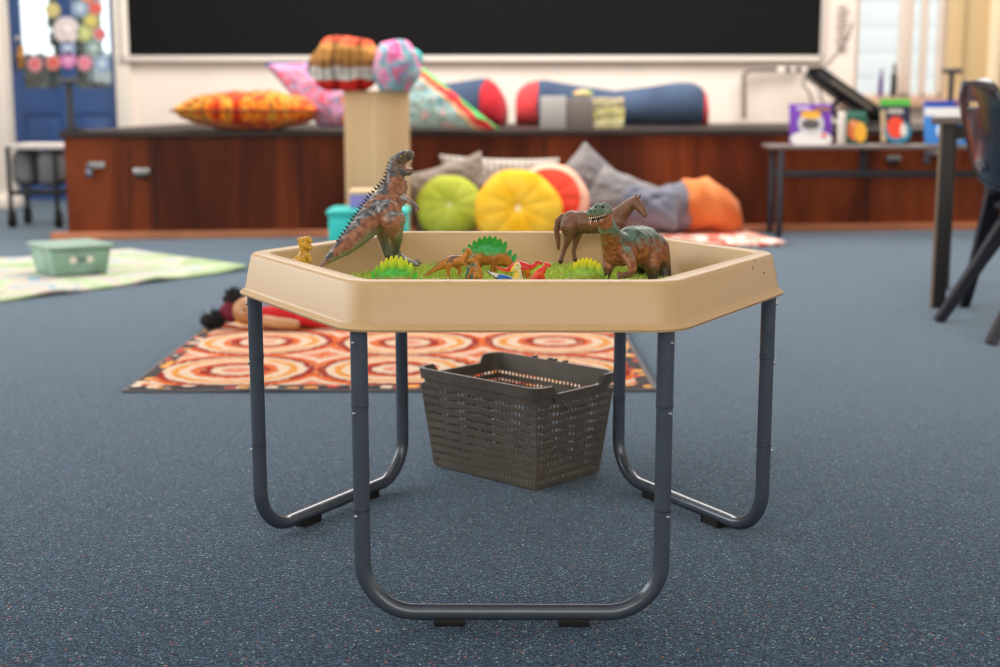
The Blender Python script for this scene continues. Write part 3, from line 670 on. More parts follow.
# ------------------------------------------------------------------ storage basket under the table
def basket():
    m_b = M('taupe_plastic', (100, 92, 83), .34, var=.04, vscale=20, col2=(106, 98, 88))
    Fb, Lb, Rb_ = G(539, 492), G(433, 465), G(599, 472)
    u = (Lb - Fb); v = (Rb_ - Fb); u.z = v.z = 0
    Lu = .288; u.normalize(); v = Vector((u.y, -u.x, 0)) if Vector((u.y, -u.x, 0)).dot(v) > 0 else Vector((-u.y, u.x, 0)); Lv = .198
    org = Fb + u * Lu / 2 + v * Lv / 2; org.z = 0; org.x -= .006
    H_ = .212; fl_ = .023
    def W(a, c, z):  # a, c in -1..1 across u and v at the height z
        k = z / H_ * fl_; return org + u * (a * (Lu / 2 + k)) + v * (c * (Lv / 2 + k)) + Vector((0, 0, z))
    root = empty('storage_basket', org, 'taupe perforated plastic basket standing on the carpet under the play table', 'basket')
    b = B(); zlo, zhi = .010, .182; rows = 10
    th = .0022
    def side(fn, n, outward):
        for i in range(n):
            for j in range(rows):
                a0, a1 = i / n * 2 - 1, (i + 1) / n * 2 - 1
                z0, z1 = zlo + (zhi - zlo) * j / rows, zlo + (zhi - zlo) * (j + 1) / rows
                Q = lambda s, t: fn(a0 + (a1 - a0) * s, z0 + (z1 - z0) * t)
                o4 = [Q(0, 0), Q(1, 0), Q(1, 1), Q(0, 1)]
                hw, h0, h1 = .36, .26, .68
                i4 = [Q(.5 - hw, (h0 + h1) / 2), Q(.5 - hw * .5, h0), Q(.5 + hw * .5, h0), Q(.5 + hw, (h0 + h1) / 2), Q(.5 + hw * .5, h1), Q(.5 - hw * .5, h1)]
                V_ = [b.bm.verts.new(p) for p in o4]; I = [b.bm.verts.new(p) for p in i4]
                b.bm.faces.new((V_[0], V_[1], I[2], I[1])); b.bm.faces.new((V_[1], I[3], I[2])); b.bm.faces.new((V_[1], V_[2], I[3])); b.bm.faces.new((V_[2], I[4], I[3]))
                b.bm.faces.new((V_[2], V_[3], I[5], I[4])); b.bm.faces.new((V_[3], I[0], I[5])); b.bm.faces.new((V_[3], V_[0], I[0])); b.bm.faces.new((V_[0], I[1], I[0]))
    side(lambda a, z: W(a, -1, z), 31, None); side(lambda a, z: W(a, 1, z), 31, None); side(lambda a, z: W(-1, a, z), 21, None); side(lambda a, z: W(1, a, z), 21, None)
    bmesh.ops.remove_doubles(b.bm, verts=b.bm.verts, dist=.0002)
    w = b.build('perforated_wall', m_b, root, smooth=False)
    sm = w.modifiers.new('s', 'SOLIDIFY'); sm.thickness = .0016; sm.offset = 0
    # solid base, corners
    c = B(); base = [W(-1, -1, .0), W(1, -1, .0), W(1, 1, .0), W(-1, 1, .0)]
    c.loft([[p + Vector((0, 0, .001)) for p in base], [W(-1, -1, .012), W(1, -1, .012), W(1, 1, .012), W(-1, 1, .012)]], True, True)
    c.build('base', m_b, root, smooth=False, bevel=.003)
    for a in (-1, 1):
        for e in (-1, 1): B().tube([W(a * .985, e * .98, .004), W(a * .985, e * .98, .182)], .0035, 10).build('corner_rib', m_b, root)
    # upper band and lip; the short sides dip over the hand holes
    r = B()
    def ztop(axis, t):
        return .216 if axis == 'u' else (.216 if abs(t) > .62 else (.198 if abs(t) < .54 else .198 + (.216 - .198) * (abs(t) - .54) / .08))
    ring = []
    N = 40
    for i in range(N): ring.append((-1 + 2 * i / N, -1, 'u', -1 + 2 * i / N))
    for i in range(N): ring.append((1, -1 + 2 * i / N, 'v', -1 + 2 * i / N))
    for i in range(N): ring.append((1 - 2 * i / N, 1, 'u', 1 - 2 * i / N))
    for i in range(N): ring.append((-1, 1 - 2 * i / N, 'v', 1 - 2 * i / N))
    def rc(a, c_):  # round the corners of the ring
        q = Vector((a * (Lu / 2), c_ * (Lv / 2))); rr = .022
        ix, iy = Lu / 2 - rr, Lv / 2 - rr
        if abs(q.x) > ix and abs(q.y) > iy:
            o_ = Vector((ix if q.x > 0 else -ix, iy if q.y > 0 else -iy)); dd = q - o_
            m = max(abs(dd.x), abs(dd.y)); q = o_ + dd.normalized() * rr if dd.length > 1e-6 else q
        return q
    def WR(a, c_, z, out):
        q = rc(a, c_); k = (fl_ * z / H_ + out); kx = 1 + k / (Lu / 2); ky = 1 + k / (Lv / 2)
        return org + u * (q.x * kx) + v * (q.y * ky) + Vector((0, 0, z))
    rings = []
    for zf, out in (('lo', .0015), ('mid', .0015), ('lip', .0065), ('top', .0065), ('top', -.001), ('lo', -.0015)):
        R_ = []
        for a, c_, ax, t in ring:
            zt = ztop(ax, t); z = {'lo': .180, 'mid': zt - .024, 'lip': zt - .022, 'top': zt}[zf]
            if zf == 'mid' : z = max(z, .181)
            R_.append(WR(a, c_, z, out))
        rings.append(R_)
    rings.append(rings[0])
    r.loft(rings, False, False); bmesh.ops.remove_doubles(r.bm, verts=r.bm.verts, dist=.00005)
    r.build('rim', m_b, root, auto=30)
    for e in (-1, 1):   # hand holds under the dips
        h_ = B()
        n_ = u * e
        pts = [W(e, -.44, .184) + n_ * .004, W(e, -.40, .172) + n_ * .008, W(e, -.32, .167) + n_ * .010, W(e, .32, .167) + n_ * .010, W(e, .40, .172) + n_ * .008, W(e, .44, .184) + n_ * .004]
        h_.tube(pts, .0035, 8); h_.build('handle', m_b, root)
    # clasp ribs on the far long side
    cc = B()
    for t in (-.16, .02, .1, .36): cc.box(W(t, 1, .209) + v * .006, (.006, .012, .022), Matrix.Rotation(atan2(u.y, u.x), 3, 'Z'))
    cc.build('clasp', m_b, root, smooth=False)
basket()
# ------------------------------------------------------------------ rugs
def slab(name, pts, z0, z1, mat, label, cat, wav=.0, parent=None, div=24):
    """a thin cloth over the quad pts with slightly wavy edges"""
    b = B(); n = div; top = []; bot = []
    for j in range(n + 1):
        for i in range(n + 1):
            s, t = i / n, j / n
            p = (Vector(pts[0]) * (1 - s) + Vector(pts[1]) * s) * (1 - t) + (Vector(pts[3]) * (1 - s) + Vector(pts[2]) * s) * t
            e = min(s, 1 - s, t, 1 - t); w = wav * max(0, 1 - e * 12) * (.5 + .5 * sin(p.x * 11 + p.y * 7)) ** 3
            top.append(b.bm.verts.new((p.x, p.y, z1 + w))); bot.append(b.bm.verts.new((p.x, p.y, z0 + w)))
    for j in range(n):
        for i in range(n):
            a = j * (n + 1) + i
            b.bm.faces.new((top[a], top[a + 1], top[a + n + 2], top[a + n + 1])); b.bm.faces.new((bot[a], bot[a + n + 1], bot[a + n + 2], bot[a + 1]))
    idx = [i for i in range(n + 1)] + [(j + 1) * (n + 1) - 1 for j in range(1, n + 1)] + [n * (n + 1) + i for i in range(n - 1, -1, -1)] + [j * (n + 1) for j in range(n - 1, 0, -1)]
    for a, c in zip(idx, idx[1:] + idx[:1]): b.bm.faces.new((top[a], bot[a], bot[c], top[c]))
    o = b.build(name, mat, parent)
    if label: tag(o, label, cat)
    return o
def ring_mat():
    t = NT('ring_pattern_rug'); t.b.inputs['Roughness'].default_value = .9; t.b.inputs['Specular IOR Level'].default_value = .1
    vo = t.n('ShaderNodeTexVoronoi'); vo.inputs['Scale'].default_value = 1; vo.inputs['Randomness'].default_value = .06
    mp = t.co((1 / .46, 1 / .46, .001), loc=(.80 / .46, -(3.81 - 2.3) / .46, 0)); t.l(mp, vo.inputs['Vector'])
    nn = t.noise(26, None, 2, .6)
    ad = t.n('ShaderNodeMath', operation='MULTIPLY_ADD'); ad.inputs[1].default_value = .06; t.l(nn, ad.inputs[0]); t.l(vo.outputs['Distance'], ad.inputs[2])
    cream, orange, red, yel, pink = (222, 196, 172), (214, 100, 44), (150, 36, 28), (220, 146, 62), (214, 136, 112)
    c = t.ramp(ad.outputs[0], [(0, cream), (.08, pink), (.13, cream), (.19, red), (.25, orange), (.30, cream), (.37, yel), (.42, cream), (.47, red), (.52, orange), (.575, cream), (.63, pink), (.68, orange), (.74, red)], True)
    d = t.n('ShaderNodeTexVoronoi'); d.inputs['Scale'].default_value = 42; t.l(t.co((1, 1, .001)), d.inputs['Vector'])
    dm = t.ramp(d.outputs['Distance'], [(0, (255, 255, 255)), (.26, (255, 255, 255)), (.3, (0, 0, 0))])
    mm = t.n('ShaderNodeMath', operation='MULTIPLY'); mm.inputs[1].default_value = .55; t.l(dm, mm.inputs[0])
    t.l(t.mix(c, (232, 202, 168), mm.outputs[0]), t.b.inputs['Base Color']); t.bump(t.noise(400), .2); return t.m
def border_mat():
    t = NT('dark_dotted_border'); t.b.inputs['Roughness'].default_value = .9
    d = t.n('ShaderNodeTexVoronoi'); d.inputs['Scale'].default_value = 22; t.l(t.co((1, 1, .001)), d.inputs['Vector'])
    sp = t.n('ShaderNodeSeparateColor'); t.l(d.outputs['Color'], sp.inputs[0])
    dc = t.ramp(sp.outputs[0], [(0, (244, 170, 80)), (.35, (214, 70, 50)), (.65, (242, 214, 190))], True)
    dm = t.ramp(d.outputs['Distance'], [(0, (255, 255, 255)), (.42, (255, 255, 255)), (.46, (0, 0, 0))])
    t.l(t.mix((56, 46, 50), dc, dm), t.b.inputs['Base Color']); return t.m
nl, nr = G(122, 393), G(656, 389); far = 4.98 - 2.3
RUG = [(nl.x, nl.y), (nr.x, nl.y + .02), (nr.x - .01, far), (nl.x - .01, far)]
rug = slab('patterned_rug', RUG, .001, .007, M('grey_hem', (110, 106, 108), .9), 'small orange, red and cream rug with ring pattern lying behind the play table', 'rug', .004)
ins = lambda k: [(RUG[0][0] + k, RUG[0][1] + k), (RUG[1][0] - k, RUG[1][1] + k), (RUG[2][0] - k, RUG[2][1] - k), (RUG[3][0] + k, RUG[3][1] - k)]
slab('border', ins(.014), .0085, .0105, border_mat(), None, None, 0, rug)
slab('printed_field', ins(.05), .0106, .0116, ring_mat(), None, None, 0, rug)
m_play = fabric('play_mat_print', [(0, (160, 182, 134)), (.42, (186, 200, 164)), (.5, (204, 188, 178)), (.57, (148, 180, 194)), (.61, (200, 196, 178)), (.68, (160, 188, 124))], 3.4, True, dist=.8)
A_, B2, D_ = G(247, 271), G(130, 251), G(-60, 311)
C_ = Vector(B2) + Vector(D_) - Vector(A_)
slab('play_mat', [(A_.x, A_.y), (B2.x, B2.y), (-3.6, C_.y - .2), (D_.x, D_.y)], .001, .012, m_play, 'pale green and pink children\'s mat on the carpet at the left', 'mat', .014)
m_rr = fabric('red_white_rug', [(0, (206, 74, 60)), (.42, (226, 110, 90)), (.5, (244, 214, 200)), (.62, (232, 130, 100)), (.7, (240, 196, 180))], 4, True, (2.5, 1, 1), dist=.6)
q = [G(600, 250), G(785, 247), G(746, 234), G(560, 237)]
slab('patterned_rug', [(p.x, p.y) for p in q], .001, .02, m_rr, 'red and white rug on the carpet below the orange-ended cushion', 'rug', .01)
# ------------------------------------------------------------------ sage green tub
def tub():
    p0 = G(54, 277.5, .012); p1 = G(108, 273.5, .012); p2 = G(31.5, 271.5, .012)
    u = (p1 - p0); Lu = u.length; u.normalize(); v = Vector((-u.y, u.x, 0)); Lv = .26
    m_t = M('sage_plastic', (122, 152, 138), .4, var=.03, vscale=9)
    c = p0 + u * Lu / 2 + v * Lv / 2; c.z = .013
    r_ = Matrix.Rotation(atan2(u.y, u.x), 3, 'Z'); k = 1.14
    root = empty('storage_tub', c, 'sage green lidded storage tub standing on the pale green mat', 'storage tub')
    h = .118
    def ring(s, z): return [c + r_ @ Vector((a * Lu / 2 * s, e * Lv / 2 * s, z)) for a, e in ((-1, -1), (1, -1), (1, 1), (-1, 1))]
    B().loft([ring(1, 0), ring(k, h)]).build('tub', m_t, root, smooth=False, bevel=.012)
    B().loft([ring(k + .05, h), ring(k + .07, h + .006), ring(k + .05, h + .016), ring(k - .02, h + .018)]).build('lid', M('pale_sage', (146, 174, 160), .4), root, smooth=False, bevel=.004)
    n = r_ @ Vector((0, -1, 0))
    for s in (-.28, .28):
        q = c + r_ @ Vector((s * Lu * .55, -Lv / 2 * 1.09, h * .60))
        B().cone(q + n * -.004, q + n * .006, .018, .016, 20).build('clip', m_white, root)
    q = c + r_ @ Vector((0, -Lv / 2 * 1.09, h * .6)); B().box(q, (.07, .010, .018), r_, bev=.004).build('handle', M('grey_clip', (112, 132, 130), .5), root)
tub()
# ------------------------------------------------------------------ doll
def doll():
    sk = M('doll_skin', (196, 142, 96), .45); hair = M('black_yarn', (20, 18, 20), .9); mar = M('maroon_cloth', (120, 34, 54), .9); red = M('red_cloth', (214, 40, 44), .9)
    h = G(246, 319, .04); h.z = .068
    root = empty('doll', (h.x, h.y, .01), 'doll with black hair and red clothes lying at the far edge of the ring-patterned rug', 'doll')
    x, y = h.x, h.y
    o = organic('head', [[((x, y, .068), .048), ((x + .012, y - .01, .064), .044)], [((x - .002, y - .045, .064), .008), ((x - .002, y - .052, .062), .006)]], .004, sk, root)
    random.seed(5)
    for cx_, cz, r, yy in ((-.045, .105, .030, .03), (-.11, .035, .034, -.01)):
        b = B(); b.sph((x + cx_, y + yy, cz), r, (1.3, 1, .8))
        for i in range(70):
            t, f = random.uniform(0, 2 * pi), random.uniform(-.6, 1.3); dr_ = Vector((cos(t) * cos(f), sin(t) * cos(f), sin(f)))
            p = Vector((x + cx_, y + yy, cz)); q_ = p + dr_ * (r * random.uniform(1.2, 1.7)); q_.z = max(.012, q_.z); b.cone(p + dr_ * r * .7, q_, .003, .0008, 5)
        b.build('hair', hair, root)
    B().sph((x - .055, y + .01, .062), .034, (1.1, 1, 1.1)).build('collar', mar, root)
    organic('body', [[((x + .06, y - .0, .05), .034), ((x + .14, y + .01, .052), .040), ((x + .2, y + .01, .048), .036)]], .004, red, root)
    organic('arm', [[((x + .075, y - .05, .04), .022), ((x + .12, y - .07, .036), .021), ((x + .165, y - .075, .034), .019), ((x + .18, y - .075, .032), .017)]], .004, sk, root)
    for s in (-.03, .045): organic('leg', [[((x + .2, y + s, .045), .026), ((x + .28, y + s, .036), .022), ((x + .34, y + s, .034), .018), ((x + .35, y + s, .05), .015)]], .004, red, root)
    B().sph((x + .004, y - .047, .078), .005).sph((x + .026, y - .05, .078), .005).build('eye', bpy.data.materials['dark_eye'], o)
doll()
# ------------------------------------------------------------------ cushions
def pillow(label, c, w, h, t, R, mat, piping=None, quad=None, ears=.09, group='cushions', seed=0, name='cushion', wr=.010, tufts=None):
    b = B(); n = 26; vs = {}
    def pos(i, j, s):
        u_, v_ = i / n * 2 - 1, j / n * 2 - 1
        th = t / 2 * max(0, (1 - u_ ** 2)) ** .42 * max(0, (1 - v_ ** 2)) ** .42
        x = u_ * w / 2 * (1 - ears * (1 - v_ * v_)); y = v_ * h / 2 * (1 - ears * (1 - u_ * u_))
        if quad:
            q = [Vector(k) for k in quad]; s_, t_ = (u_ + 1) / 2, (v_ + 1) / 2
            e_ = (q[0] * (1 - s_) + q[1] * s_) * (1 - t_) + (q[3] * (1 - s_) + q[2] * s_) * t_; x, y = e_.x, e_.y
        th *= 1 + noise.noise(Vector((u_ * 2.2 + seed, v_ * 2.2, s))) * .22
        th += wr * noise.noise(Vector((u_ * 5 + seed, v_ * 5, s * 2))) * (1 if th > .01 else 0)
        return Vector((x, y, s * th))
    for s in (1, -1):
        for i in range(n + 1):
            for j in range(n + 1):
                if s == -1 and (i in (0, n) or j in (0, n)): vs[(i, j, s)] = vs[(i, j, 1)]; continue
                vs[(i, j, s)] = b.bm.verts.new(pos(i, j, s))
        for i in range(n):
            for j in range(n):
                f = (vs[(i, j, s)], vs[(i + 1, j, s)], vs[(i + 1, j + 1, s)], vs[(i, j + 1, s)])
                b.bm.faces.new(f if s == 1 else f[::-1])
    o = b.build(name, mat, auto=180)
    o.matrix_world = Matrix.Translation(c) @ R.to_4x4()
    o.location = c; o.rotation_euler = R.to_euler()
    tag(o, label, 'cushion', group)
    if piping:
        pp = [pos(i, 0, 1) for i in range(n + 1)] + [pos(n, j, 1) for j in range(1, n + 1)] + [pos(i, n, 1) for i in range(n - 1, -1, -1)] + [pos(0, j, 1) for j in range(n - 1, -1, -1)]
        for q in pp: q.z = 0
        if quad: pp = [pos(i, 0, 1) for i in range(n + 1)] + [pos(n, j, 1) for j in range(1, n + 1)] + [pos(i, n, 1) for i in range(n - 1, -1, -1)] + [pos(0, j, 1) for j in range(n - 1, -1, -1)]
        q = B().tube(pp, .006, 8).build('piping', piping); q.parent = o
    return o
def standing(rz=0, tilt=20, roll=0):
    """local x right, local y up, leaning back by tilt degrees"""
    return Matrix.Rotation(math.radians(rz), 3, 'Z') @ Matrix.Rotation(math.radians(90 - tilt), 3, 'X') @ Matrix.Rotation(math.radians(roll), 3, 'Z')
def round_cushion(label, c, r, t, R, col, rim, spot, seed=0, rimw=.86, seg_col=None):
    root = empty('round_cushion', c, label, 'cushion', 'fruit slice cushions on the floor')
    T4 = Matrix.Translation(c) @ R.to_4x4()
    b = B(); N = 60
    prof = [(0, .74), (.05, .78), (.12, .90), (.25, .98), (.4, 1.0), (.6, .95), (.75, .84), (.87, .66), (.95, .42), (.99, .18), (1, 0)]
    rings = []
    for s, pr in ((1, prof[1:]), (-1, prof[::-1][1:-1])):
        for rr, tt in pr:
            ring = []
            for k in range(N):
                a = 2 * pi * k / N
                crease = 1 - .10 * (abs(cos(a * 5 + seed)) ** 14) * min(1, rr * 3) * (1 if rr < .97 else 0)
                wob = 1 + .018 * sin(3 * a + seed) + .012 * sin(7 * a)
                ring.append(T4 @ Vector((rr * r * cos(a) * wob, rr * r * sin(a) * wob, s * tt * t / 2 * crease)))
            rings.append(ring)
    t_ = NT('fruit_' + label.split()[0] + str(seed)); t_.b.inputs['Roughness'].default_value = .9; t_.b.inputs['Specular IOR Level'].default_value = .1
    tc = t_.co(); ln = t_.n('ShaderNodeVectorMath', operation='LENGTH'); sub = t_.n('ShaderNodeVectorMath', operation='SUBTRACT'); sub.inputs[1].default_value = c
    t_.l(tc, sub.inputs[0]); t_.l(sub.outputs[0], ln.inputs[0])
    dv = t_.n('ShaderNodeMath', operation='DIVIDE'); dv.inputs[1].default_value = sqrt(r * r) * 1.02; t_.l(ln.outputs['Value'], dv.inputs[0])
    nn = t_.noise(9, tc, 2); fabc = t_.ramp(nn, [(.35, col), (.65, seg_col or col)])
    rm = t_.ramp(dv.outputs[0], [(rimw - .02, (0, 0, 0)), (rimw + .02, (255, 255, 255))])
    t_.l(t_.mix(fabc, rim, rm), t_.b.inputs['Base Color']); t_.bump(t_.noise(300), .2)
    o = b.loft(rings).build('cover', t_.m, root, auto=180)
    B().cone(T4 @ Vector((0, 0, t * .34)), T4 @ Vector((0, 0, t * .41)), r * .11, r * .09, 20).build('centre_button', M('button_' + str(seed), spot, .8), root)
    root_ = root
# floor cushions leaning on the stage
round_cushion('lime green round fruit slice cushion on the floor, leftmost of the three', P(449.5, 207, 7.30), .182, .10, standing(0, 24), (174, 182, 58), (156, 172, 52), (214, 218, 150), 1, .93, (188, 196, 82))
round_cushion('yellow round fruit slice cushion on the floor, between the green and red ones', P(518, 211, 7.05), .228, .11, standing(0, 24), (242, 182, 34), (242, 180, 50), (252, 226, 170), 2, .93, (246, 200, 70))
round_cushion('red round cushion with a pale pink rim behind the yellow one', P(549, 203, 7.42), .220, .13, standing(-14, 22), (232, 62, 44), (244, 186, 160), (246, 160, 130), 3, .84, (240, 86, 66))
m_taupe = fabric('taupe_linen', [(.3, (128, 116, 108)), (.7, (156, 143, 134))], 5)
m_beige = fabric('ribbed_beige', [(0, (142, 131, 123)), (.5, (178, 168, 159)), (1, (196, 186, 177))], 9, kind='wave')
m_grey = fabric('grey_linen', [(.3, (116, 112, 114)), (.7, (142, 137, 137))], 5)
m_dgrey = fabric('blue_grey_cotton', [(.3, (92, 94, 108)), (.7, (128, 130, 144))], 6)
pillow('taupe cushion on the floor, leftmost against the stage behind the lime green one', P(435, 200, 7.56), .31, .38, .13, standing(6, 16, 14), m_taupe, seed=1, group='grey and beige cushions on the floor')
pillow('ribbed beige cushion leaning on the stage above the yellow round cushion', P(500, 187, 7.66), .68, .36, .12, standing(7, 20, -2), m_beige, seed=2, group='grey and beige cushions on the floor')
pillow('beige cushion with a raised corner between the taupe and ribbed ones', P(459, 183, 7.58), .36, .26, .09, standing(5, 18, 20), m_taupe, seed=3, group='grey and beige cushions on the floor')
pillow('grey square cushion standing on its corner against the stage', P(588, 186, 7.74), .36, .36, .14, standing(7, 14, 47), m_grey, seed=4, ears=.04, group='grey and beige cushions on the floor')
pillow('large grey cushion slumped on the floor right of the pointed one', P(622, 199, 7.66), .40, .30, .16, standing(0, 28, -24), m_grey, seed=5, ears=.05, group='grey and beige cushions on the floor')
pillow('dark blue-grey cushion lying low right behind the toy horse', P(648, 207, 7.60), .36, .24, .20, standing(0, 35, -10), m_dgrey, seed=6, group='grey and beige cushions on the floor')
# bolster with an orange end, on the floor
def sweep(name, pts, mat, parent=None, seg=28, wr=0.0, seed=0, flat=.0):
    """pts: (centre, radius y/z) along a line; a soft roll"""
    b = B(); rings = []
    n = len(pts)
    for i, (p, r) in enumerate(pts):
        p = Vector(p); t = Vector(pts[-1][0]) - Vector(pts[0][0]); t.z = 0; t.normalize()
        a = t.cross(Vector((0, 0, 1))).normalized(); c = a.cross(t)
        ring = []
        for k in range(seg):
            th = 2 * pi * k / seg; rr = r * (1 + wr * noise.noise(Vector((i * .9 + seed, cos(th) * 1.6, sin(th) * 1.6))))
            q = p + a * cos(th) * rr + c * sin(th) * rr
            ring.append(q)
        rings.append(ring)
    return b.loft(rings).build(name, mat, parent, auto=180)
m_orange = fabric('orange_cotton', [(.3, (206, 112, 58)), (.7, (232, 142, 82))], 7)
bo = empty('floor_bolster', G(700, 234), 'slumped floor bolster with a bright orange end and grey-blue middle', 'bolster')
zb = lambda p, r: Vector((p.x, p.y, r + .012))
def bol(px, py, d, rp): q_ = P(px, py, d); r = rp * d / F; return (Vector((q_.x, q_.y, r + .022)), r)
sweep('middle', [bol(646, 205, 7.92, 13), bol(650, 205, 7.92, 20), bol(660, 205, 7.93, 23.5), bol(672, 205, 7.95, 24.5), bol(684, 205, 7.97, 25)], m_dgrey, bo, wr=.16)
sweep('orange_end', [bol(682, 205, 7.96, 25.3), bol(694, 205, 7.98, 27), bol(706, 206, 8.0, 26.5), bol(716, 207, 8.01, 23.5), bol(727, 208, 8.02, 20), bol(736, 208, 8.02, 15), bol(741, 208, 8.02, 8)], m_orange, bo, wr=.3, seed=4)
# ------------------------------------------------------------------ plinth and boxes in front of the stage
pz = P(372, 93, 7.25).z
pl0, pl1 = P(342, 150, 7.2).x, P(407, 150, 7.2).x
b = B(); b.box(((pl0 + pl1) / 2, 5.07, pz / 2), (pl1 - pl0, .30, pz), RM(0, 0, 5), bev=.006)
pl = b.build('wooden_plinth', m_ply); tag(pl, 'tall pale plywood plinth box standing in front of the stage', 'plinth')
b = B(); b.box(((pl0 + pl1) / 2, 5.07, pz + .004), (pl1 - pl0 + .008, .31, .016), RM(0, 0, 5), bev=.004); b.build('top_board', m_ply, pl)
m_teal = M('teal_plastic', (40, 190, 184), .4, var=.04, vscale=6)
tz = P(360, 209, 6.65).z
tx0, tx1 = P(325.5, 220, 6.6).x, P(407, 220, 6.6).x
te = empty('storage_box', ((tx0 + tx1) / 2, 4.45, 0), 'turquoise lidded storage box on the floor in front of the plywood plinth', 'storage box')
B().box(((tx0 + tx1) / 2, 4.45, (tz - .03) / 2), (tx1 - tx0 - .02, .26, tz - .03), bev=.015).build('bin', m_teal, te)
B().box(((tx0 + tx1) / 2, 4.45, tz - .018), (tx1 - tx0, .28, .036), bev=.014).build('lid', M('turquoise_lid', (64, 208, 200), .4), te)
l0, l1 = P(349, 200, 6.65), P(384, 200, 6.65); lz = P(360, 190.5, 6.65).z
li = empty('small_box', ((l0.x + l1.x) / 2, 4.44, tz), 'small lilac box with a pale yellow lid on top of the turquoise box', 'box')
B().box(((l0.x + l1.x) / 2, 4.44, (tz + lz - .02) / 2 + .001), (l1.x - l0.x, .14, lz - .02 - tz), bev=.008).build('bin', M('lilac_plastic', (150, 140, 212), .45), li)
B().box(((l0.x + l1.x) / 2, 4.44, lz - .010), (l1.x - l0.x + .008, .15, .022), bev=.006).build('lid', M('butter_lid', (246, 214, 172), .45), li)
# ------------------------------------------------------------------ things on the plinth
m_knit = NT('striped_knit'); kv = m_knit.co((1, 1, 1)); m_knit.b.inputs['Roughness'].default_value = .95; m_knit.b.inputs['Specular IOR Level'].default_value = .1
sx_ = m_knit.n('ShaderNodeSeparateXYZ'); m_knit.l(kv, sx_.inputs[0])
mr_ = m_knit.n('ShaderNodeMapRange'); m_knit.l(sx_.outputs[2], mr_.inputs[0]); mr_.inputs[1].default_value = -.14; mr_.inputs[2].default_value = .14
wv = m_knit.noise(6, kv, 1); ad_ = m_knit.n('ShaderNodeMath', operation='MULTIPLY_ADD'); ad_.inputs[1].default_value = .25; m_knit.l(wv, ad_.inputs[0]); m_knit.l(mr_.outputs[0], ad_.inputs[2])
m_knit.l(m_knit.ramp(ad_.outputs[0], [(0, (224, 50, 44)), (.34, (226, 218, 208)), (.44, (206, 198, 190)), (.58, (150, 108, 66)), (.72, (176, 124, 66)), (.9, (206, 150, 84)), (1.0, (226, 100, 70))], True), _kin := m_knit.n('ShaderNodeMix', data_type='RGBA').inputs[6])
_kn = _kin.node; _kn.blend_type = 'MULTIPLY'; _kn.inputs[0].default_value = .7
m_knit.l(m_knit.ramp(m_knit.noise(1, m_knit.co((26, 6, .6)), 1), [(.42, (130, 126, 124)), (.52, (255, 255, 255))]), _kn.inputs[7]); m_knit.l(_kn.outputs[2], m_knit.b.inputs['Base Color'])
m_knit.bump(m_knit.noise(90), .6, .006)
def lump(name, label, c, rad, scale, mat, seed, amp=.14, grp='knitted bundles on the plinth', cat='cushion', sub=5, rz=0):
    b = B(); b.sph((0, 0, 0), rad, scale, sub=sub)
    for v in b.bm.verts:
        n_ = v.co.normalized(); v.co *= 1 + amp * noise.noise(n_ * 1.7 + Vector((seed, 0, 0))) + amp * .3 * noise.noise(n_ * 5 + Vector((seed, 3, 0)))
        v.co.z = max(v.co.z, -rad * scale[2] * .82)
    o = b.build(name, mat, auto=180); o.location = c; o.rotation_euler = (0, 0, rz); return tag(o, label, cat, grp)
ptop = pz + .012
c = P(347, 70, 7.22); lump('knitted_cushion', 'brown, white and red striped knitted cushion on top of the plinth', (c.x, c.y, ptop + .128), .2, (.97, .75, .78), m_knit.m, 2, .12, None)
m_pink = fabric('pink_teal_knit', [(0, (226, 90, 150)), (.36, (222, 96, 160)), (.45, (240, 150, 190)), (.52, (120, 190, 190)), (.6, (140, 150, 190)), (.7, (238, 90, 100))], 7, False, (1, 1, .6), dist=1.2, weave=160)
c = P(396, 68, 7.18); lump('crochet_cushion', 'pink, purple and teal crocheted cushion on the right of the plinth top', (c.x, c.y, ptop + .118), .15, (.85, .8, .96), m_pink, 5, .12, None)
c = P(413, 58, 7.3); lump('yarn_ball', 'turquoise woollen pompom beside the pink crocheted cushion', (c.x, c.y + .05, c.z), .05, (1, 1, 1), M('turquoise_wool', (90, 200, 200), .95, bump=.8, bscale=80), 1, .1, None, 'pompom', 4)
# ------------------------------------------------------------------ textiles on the stage
m_fire = fabric('orange_flame_cotton', [(0, (130, 24, 8)), (.42, (186, 46, 12)), (.47, (226, 92, 16)), (.53, (244, 150, 36)), (.57, (206, 62, 14)), (.64, (236, 176, 60)), (.70, (120, 24, 10))], 3.2, False, (3.4, 3.4, .8), dist=.9)
c = P(250, 111, 7.95)
pillow('orange and red flame-patterned cushion lying flat on the stage at the left', Vector((c.x, c.y, ZS + .112)), .82, .5, .22, RM(0, 0, 4), m_fire, ears=.05, seed=8, group='cushions on the stage', piping=M('dark_piping', (110, 30, 16), .8))
m_pat = fabric('pink_blue_print', [(0, (236, 90, 110)), (.40, (240, 120, 140)), (.47, (190, 150, 200)), (.52, (240, 170, 190)), (.58, (120, 160, 210)), (.64, (240, 90, 100)), (.72, (240, 190, 150))], 9, False, dist=1.5)
c = P(313, 98, 8.0); k_ = 8.0 / F
pillow('pink and lilac patterned cushion leaning behind the plinth on the stage', Vector((c.x, c.y, c.z)), .38, .40, .11, standing(4, 10, 0), m_pat, seed=9, group='cushions on the stage', piping=M('blue_edge', (60, 84, 150), .8),
       quad=[((x - 313) * k_, (98 - y) * k_) for x, y in ((320, 126), (358, 126), (352, 63), (267, 64))])
m_pas = NT('pastel_blanket'); pv = m_pas.co(); pr_ = m_pas.co((1, 1, 1), (0, 0, math.radians(-52))); m_pas.b.inputs['Roughness'].default_value = .9; m_pas.b.inputs['Specular IOR Level'].default_value = .1
sx2 = m_pas.n('ShaderNodeSeparateXYZ'); m_pas.l(pr_, sx2.inputs[0])
